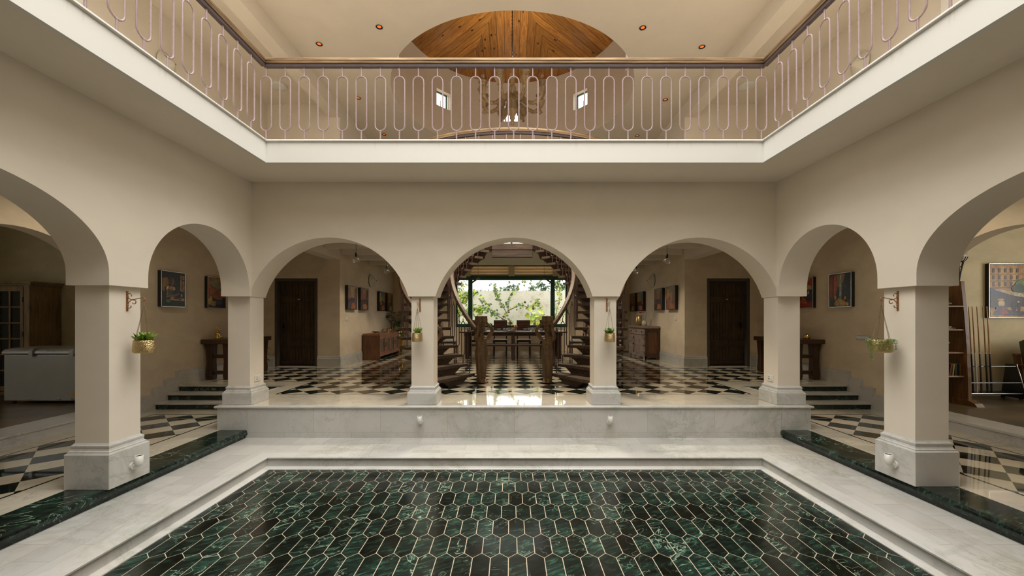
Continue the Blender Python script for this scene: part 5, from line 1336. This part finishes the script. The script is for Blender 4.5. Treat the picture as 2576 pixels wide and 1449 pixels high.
for k, (x, w_, h, c, tilt, nm) in enumerate(((6.93, .10, .20, (120, 84, 56), 0, 'wide brown book, leftmost on the lowest shelf'), (7.03, .03, .19, (96, 30, 24), .18, 'dark red book leaning on the lowest shelf'), (7.085, .022, .19, (190, 160, 80), .12, 'yellow book on the lowest shelf'), (7.125, .03, .19, (34, 60, 44), .03, 'green book on the lowest shelf'), (7.165, .028, .195, (30, 40, 40), 0, 'dark teal book on the lowest shelf'), (7.205, .026, .19, (130, 96, 50), 0, 'tan book, rightmost on the lowest shelf'))):
    t = thing('book', nm+' of the live-edge unit', 'book', (x+w_/2, 6.55, ZR+SZ[0]), 0, 'books on the live-edge shelf'); t.rotation_euler = (0, tilt, 0)
    mb = MB(); mb.box(-w_/2, w_/2, -.07, .07, 0, h); obj('cover', mb, paint(c), t, .002); b_ = obj('pages', (lambda m: (m.box(-w_/2+.003, w_/2-.003, -.068, .071, .003, h+.0005), m)[1])(MB()), 'ceramic', t)
t = thing('mushroom_sculpture', 'golden mushroom sculpture on the second shelf of the live-edge unit', 'sculpture', (6.98, 6.56, ZR+SZ[1]))
mb = MB(); mb.lathe([(.08, 0), (.07, .03), (.03, .045)], n=16, sx=1.2)
for (x, h, r) in ((-.05, .24, .03), (.03, .10, .02), (.06, .13, .025), (.09, .12, .022), (.12, .15, .026), (.10, .09, .018)):
    mb.tube([(x*.4, 0, .03), (x*.9, 0, h*.5), (x, 0, h)], .006, 6); mb.lathe([(r, -.012), (r*.9, .0), (r*.4, .014), (.002, .018)], (x, 0, h), 12)
obj('body', mb, 'gold_brushed', t)
n_ = 0
for row in range(5):
    for i in range(9-row*2 if row else 9):
        x = 6.80+row*.026+i*.046+(0 if row % 2 == 0 else .0)
        if x > 7.20: continue
        t = obj('wooden_block', (lambda m: (m.box(-.021, .021, -.035, .035, 0, .025), m)[1])(MB()), 'wood_pale', None, .001); t.location = (x, 6.56, ZR+SZ[2]+row*.0255)
        tag(t, 'pale wooden game block in the %s row of the pile, %s from the left' % (('bottom', 'second', 'third', 'fourth', 'top')[row], ('first', 'second', 'third', 'fourth', 'fifth', 'sixth', 'seventh', 'eighth', 'ninth')[i]), 'block', 'game blocks on the live-edge shelf'); n_ += 1
t = thing('twisted_ornament', 'long twisted silvery glass ornament on the top shelf of the live-edge unit', 'ornament', (6.98, 6.56, ZR+SZ[3]))
mb = MB(); rows = []
for i in range(33):
    q = i/32; r = .03*math.sin(PI*min(1, q*1.02+.02))**.4; rows.append([(-.22+.42*q, r*math.cos(a+q*14), .035+r*math.sin(a+q*14)*.9) for a in (0, PI/2, PI, 3*PI/2)])
mb.loft(rows, smooth=False); obj('body', mb, 'silver', t)
t = thing('cue_rack', 'black floor rack for billiard cues against the wall of the right room', 'rack', (8.05, 6.88, ZR))
for xx in (-.46, .52):
    mb = MB(); mb.prism([(-.20, 0), (-.16, 0), (-.15, .03), (.12, .03), (.13, 0), (.17, 0), (.10, .60), (-.04, .60)], xx-.012, xx+.012, 'x', 'black'); mb.tube([(xx, -.20, .0), (xx, -.045, .60)], .008, 6, 'silver'); obj('side_panel', mb, None, t)
mb = MB(); mb.box(-.448, .508, -.13, .11, .10, .12, 'black'); mb.tube([(-.45, -.14, .12), (.51, -.14, .12)], .007, 6, 'silver'); obj('base_shelf', mb, None, t)
for zz, yy in ((.30, -.125), (.565, -.035)):
    mb = MB(); mb.tube([(-.45, yy, zz), (.51, yy, zz)], .010, 8, 'black'); mb.tube([(-.45, yy-.012, zz), (.51, yy-.012, zz)], .004, 6, 'silver'); obj('rail', mb, None, t)
for k, (px, col, nm) in enumerate(((2440, 'black', 'leftmost, beside the wooden shelf'), (2449, 'ceramic', 'second from the left, with pale wrapped butt'), (2461, 'wood_dark', 'third from the left, brown butt'), (2476, 'black', 'fourth from the left, black butt'), (2486, 'black', 'rightmost, in front of the painting edge'))):
    x = (px-1283)/1010*6.85-.055
    t = thing('billiard_cue', 'wooden billiard cue standing in the rack, '+nm, 'cue', (x, 6.80, ZR+.121), 0, 'billiard cues in the rack')
    mb = MB(); mb.tube([(0, 0, 0), (0, .012, .30), (0, .03, .66)], [.0155, .0135, .011], 10, col); mb.tube([(0, .03, .66), (0, .031, .68)], .0115, 10, 'ceramic'); obj('butt', mb, None, t)
    mb = MB(); mb.tube([(0, .031, .68), (0, .05, 1.1), (0, .07, 1.44)], [.0105, .009, .0068], 10, 'wood_cue'); mb.tube([(0, .07, 1.44), (0, .071, 1.465)], .007, 8, 'ceramic'); obj('shaft', mb, None, t)
t = thing('wall_sconce', 'wrought iron torch sconce with glass bowl above the live-edge shelf', 'lamp', (7.87, 7.2, 1.95))
mb = MB(); mb.box(-.05, .05, -.01, 0, -.02, .26); 
mb.tube([(0, 0, .02), (0, -.06, .0), (0, -.10, .05), (0, -.11, .10)], .008, 6); mb.tube([(0, 0, .22), (0, -.06, .24), (0, -.11, .22)], .008, 6)
for k in range(3): mb.tube([(-.05+k*.0, -.01, .06+k*.06), (.05, -.03, .06+k*.06)], .006, 5)
for k in range(8):
    a = 2*PI*k/8; mb.tube([(0, -.12, -.10), (.018*math.cos(a), -.12+.018*math.sin(a), .06), (.05*math.cos(a), -.12+.05*math.sin(a), .24), (.085*math.cos(a), -.12+.085*math.sin(a), .29), (.10*math.cos(a), -.12+.10*math.sin(a), .33)], .0065, 5)
for zz, r in ((.05, .02), (.16, .037), (.25, .058)): mb.tube([(r*math.cos(2*PI*k/16), -.12+r*math.sin(2*PI*k/16), zz) for k in range(16)], .006, 5, closed=True)
mb.ball((0, -.12, -.11), .014, 8); obj('iron_frame', mb, 'black_metal', t)
mb = MB(); mb.lathe([(.01, .25), (.05, .27), (.085, .33), (.10, .40), (.096, .40), (.08, .335), (.045, .28)], (0, -.12, 0), 24); obj('glass_bowl', mb, 'ceramic', t)
t = thing('armchair', 'wooden armchair with olive green leather cushions at the right edge', 'chair', (9.05, 6.62, ZR))
for xx in (-.36, .36):
    mb = MB(); mb.box(xx-.03, xx+.03, -.30, -.24, 0, .60); obj('leg', mb, 'wood_live', t, .008)
    mb = MB(); mb.prism([(.20, 0), (.26, 0), (.34, .76), (.28, .76)], xx-.03, xx+.03, 'x'); obj('leg', mb, 'wood_live', t, .008)
    mb = MB(); mb.box(xx-.04, xx+.04, -.36, .30, .56, .60); obj('armrest', mb, 'wood_live', t, .01)
    mb = MB(); mb.box(xx-.02, xx+.02, -.24, .22, .28, .34); obj('rail', mb, 'wood_live', t, .006)
mb = MB(); mb.tube([(-.42, .30, .75), (.42, .30, .75)], .028, 10); obj('back_rail', mb, 'wood_live', t)
mb = MB(); mb.box(-.30, .30, -.30, .20, .34, .46); obj('seat_cushion', mb, 'green_leather', t, .04)
mb = MB(); mb.prism([(.10, .44), (.24, .44), (.31, .98), (.24, 1.02), (.17, .98)], -.32, .32, 'x'); obj('back_cushion', mb, 'green_leather', t, .05)

# ------------------------------------------------------------------ garden
t = obj('garden_wall', (lambda m: (m.box(-7, 7, 18.5, 18.75, -.1, 2.42), m)[1])(MB()), 'white_brick'); tag(t, 'whitewashed brick boundary wall beyond the garden window', 'wall')
mb = MB(); rg = random.Random(9)
for k in range(260):
    x = -6+12*k/260+rg.uniform(-.01, .01); h = rg.uniform(.05, .16); a = rg.uniform(0, PI); w_ = rg.uniform(.015, .04)
    mb.loft([[(x+w_*math.cos(a), 18.6+w_*math.sin(a), 2.42), (x+.006, 18.6+.006, 2.42), (x-w_*math.cos(a), 18.6-w_*math.sin(a), 2.42)], [(x+rg.uniform(-.01, .01), 18.6, 2.42+h), (x+.002, 18.602, 2.42+h), (x-.004, 18.6, 2.42+h*.9)]], rg.choice(['silver', 'green_paint', 'pane_glass', 'silver']), False)
o = obj('glass_shards', mb); tag(o, 'row of broken glass shards set along the top of the garden wall', 'glass shards', None, 'stuff')
def shrub(name, label, cat, base, stems, leafset, L, W, per, seed, group='garden plants before the white wall', dr=0):
    """stems: list of polylines relative to base; leaves clustered along their outer part"""
    rg = random.Random(seed); t = thing(name, label, cat, base, 0, group); mb = MB(); fo = MB()
    for st in stems:
        P = [Vector(q) for q in st]; mb.tube([tuple(q) for q in P], [.022*(1-.75*i/(len(P)-1)) for i in range(len(P))], 6)
        n = per
        for k in range(n):
            q = rg.uniform(.25, 1)*(len(P)-1); i = min(len(P)-2, int(q)); p = P[i].lerp(P[i+1], q-i)
            off = Vector((rg.gauss(0, 1), rg.gauss(0, .6), rg.gauss(0, 1)))*L*.55
            d = Vector((rg.uniform(-1, 1), rg.uniform(-1, .3), rg.uniform(-.7, .5)-dr))
            fo.leaf(p+off, d, (rg.uniform(-.5, .5), -1, rg.uniform(0, 1)), L*rg.uniform(.7, 1.2), W*rg.uniform(.8, 1.2), rg.choice(leafset), .25, 3)
    obj('stems', mb, 'bark', t); obj('foliage', fo, None, t)
shrub('garden_tree', 'leafy tree with drooping leaves outside, left of the garden window', 'tree', (-2.25, 16.8, 0), [[(0, 0, 0), (.02, 0, 1.2), (0, 0, 2.2), (.3, 0, 2.8), (.9, 0, 3.0)], [(0, 0, 1.6), (.35, 0, 2.1), (.75, 0, 2.3)], [(0, 0, 2.0), (-.3, 0, 2.5), (-.5, 0, 2.9)], [(0, 0, 1.2), (.6, 0, 1.6), (1.15, 0, 1.55)], [(0, 0, .5), (.4, 0, .9), (.8, 0, 1.0)]], ['leaf_bright', 'leaf_lime', 'leaf_green', 'leaf_bright'], .15, .065, 120, 1, dr=.3)
shrub('sea_grape', 'grey green round-leaved shrub trained on the white wall at the window centre', 'shrub', (-.60, 17.6, 0), [[(0, 0, 0), (.25, 0, .9), (.45, 0, 1.5), (.55, 0, 2.2), (1.0, 0, 2.7), (1.4, 0, 2.85)], [(.4, 0, 1.4), (.1, 0, 1.9), (-.2, 0, 2.6)], [(.45, 0, 1.5), (1.0, 0, 1.75), (1.5, 0, 1.6), (1.75, 0, 1.9)], [(.3, 0, 1.1), (-.3, 0, 1.45), (-.75, 0, 2.1)], [(0, 0, .3), (-.5, 0, .9), (-.7, 0, 1.1)], [(.1, 0, .5), (.6, 0, 1.0)]], ['leaf_greygreen', 'leaf_greygreen', 'leaf_green', 'leaf_lime'], .115, .105, 60, 2)
shrub('broad_leaf_plant', 'bright lime broad-leaved plant outside, right of the window centre', 'shrub', (.95, 16.6, 0), [[(0, 0, 0), (0, 0, 1.1), (-.15, 0, 1.5)], [(0, 0, .8), (.1, 0, 1.3)]], ['leaf_lime', 'leaf_bright'], .27, .24, 10, 3)
shrub('garden_shrub', 'yellow green shrub outside, at the right side of the garden window', 'shrub', (1.75, 17.0, 0), [[(0, 0, 0), (-.2, 0, .9), (-.5, 0, 1.5), (-.7, 0, 2.0)], [(0, 0, 0), (.1, 0, 1.2), (.3, 0, 2.0), (.25, 0, 2.6)], [(0, 0, .5), (-.5, 0, 1.1), (-.9, 0, 1.2)], [(0, 0, .8), (.5, 0, 1.5), (.7, 0, 1.9)]], ['leaf_lime', 'leaf_bright', 'leaf_lime', 'leaf_green'], .095, .05, 105, 4)
for k, (x, h, nm) in enumerate(((-3.2, 2.6, 'left of the window'), (1.5, 3.1, 'above the wall, left one'), (2.6, 3.3, 'above the wall, right one'), (-.1, 2.95, 'above the middle of the wall'))):
    shrub('distant_tree', 'hazy distant tree beyond the white garden wall, '+nm, 'tree', (x, 21.5, 0), [[(0, 0, 0), (0, 0, h-.3), (.1, 0, h)], [(0, 0, h-.8), (-.4, 0, h-.2)], [(0, 0, h-.8), (.45, 0, h-.25)]], ['leaf_greygreen', 'leaf_dark'], .16, .10, 60, 30+k, 'trees beyond the garden wall')
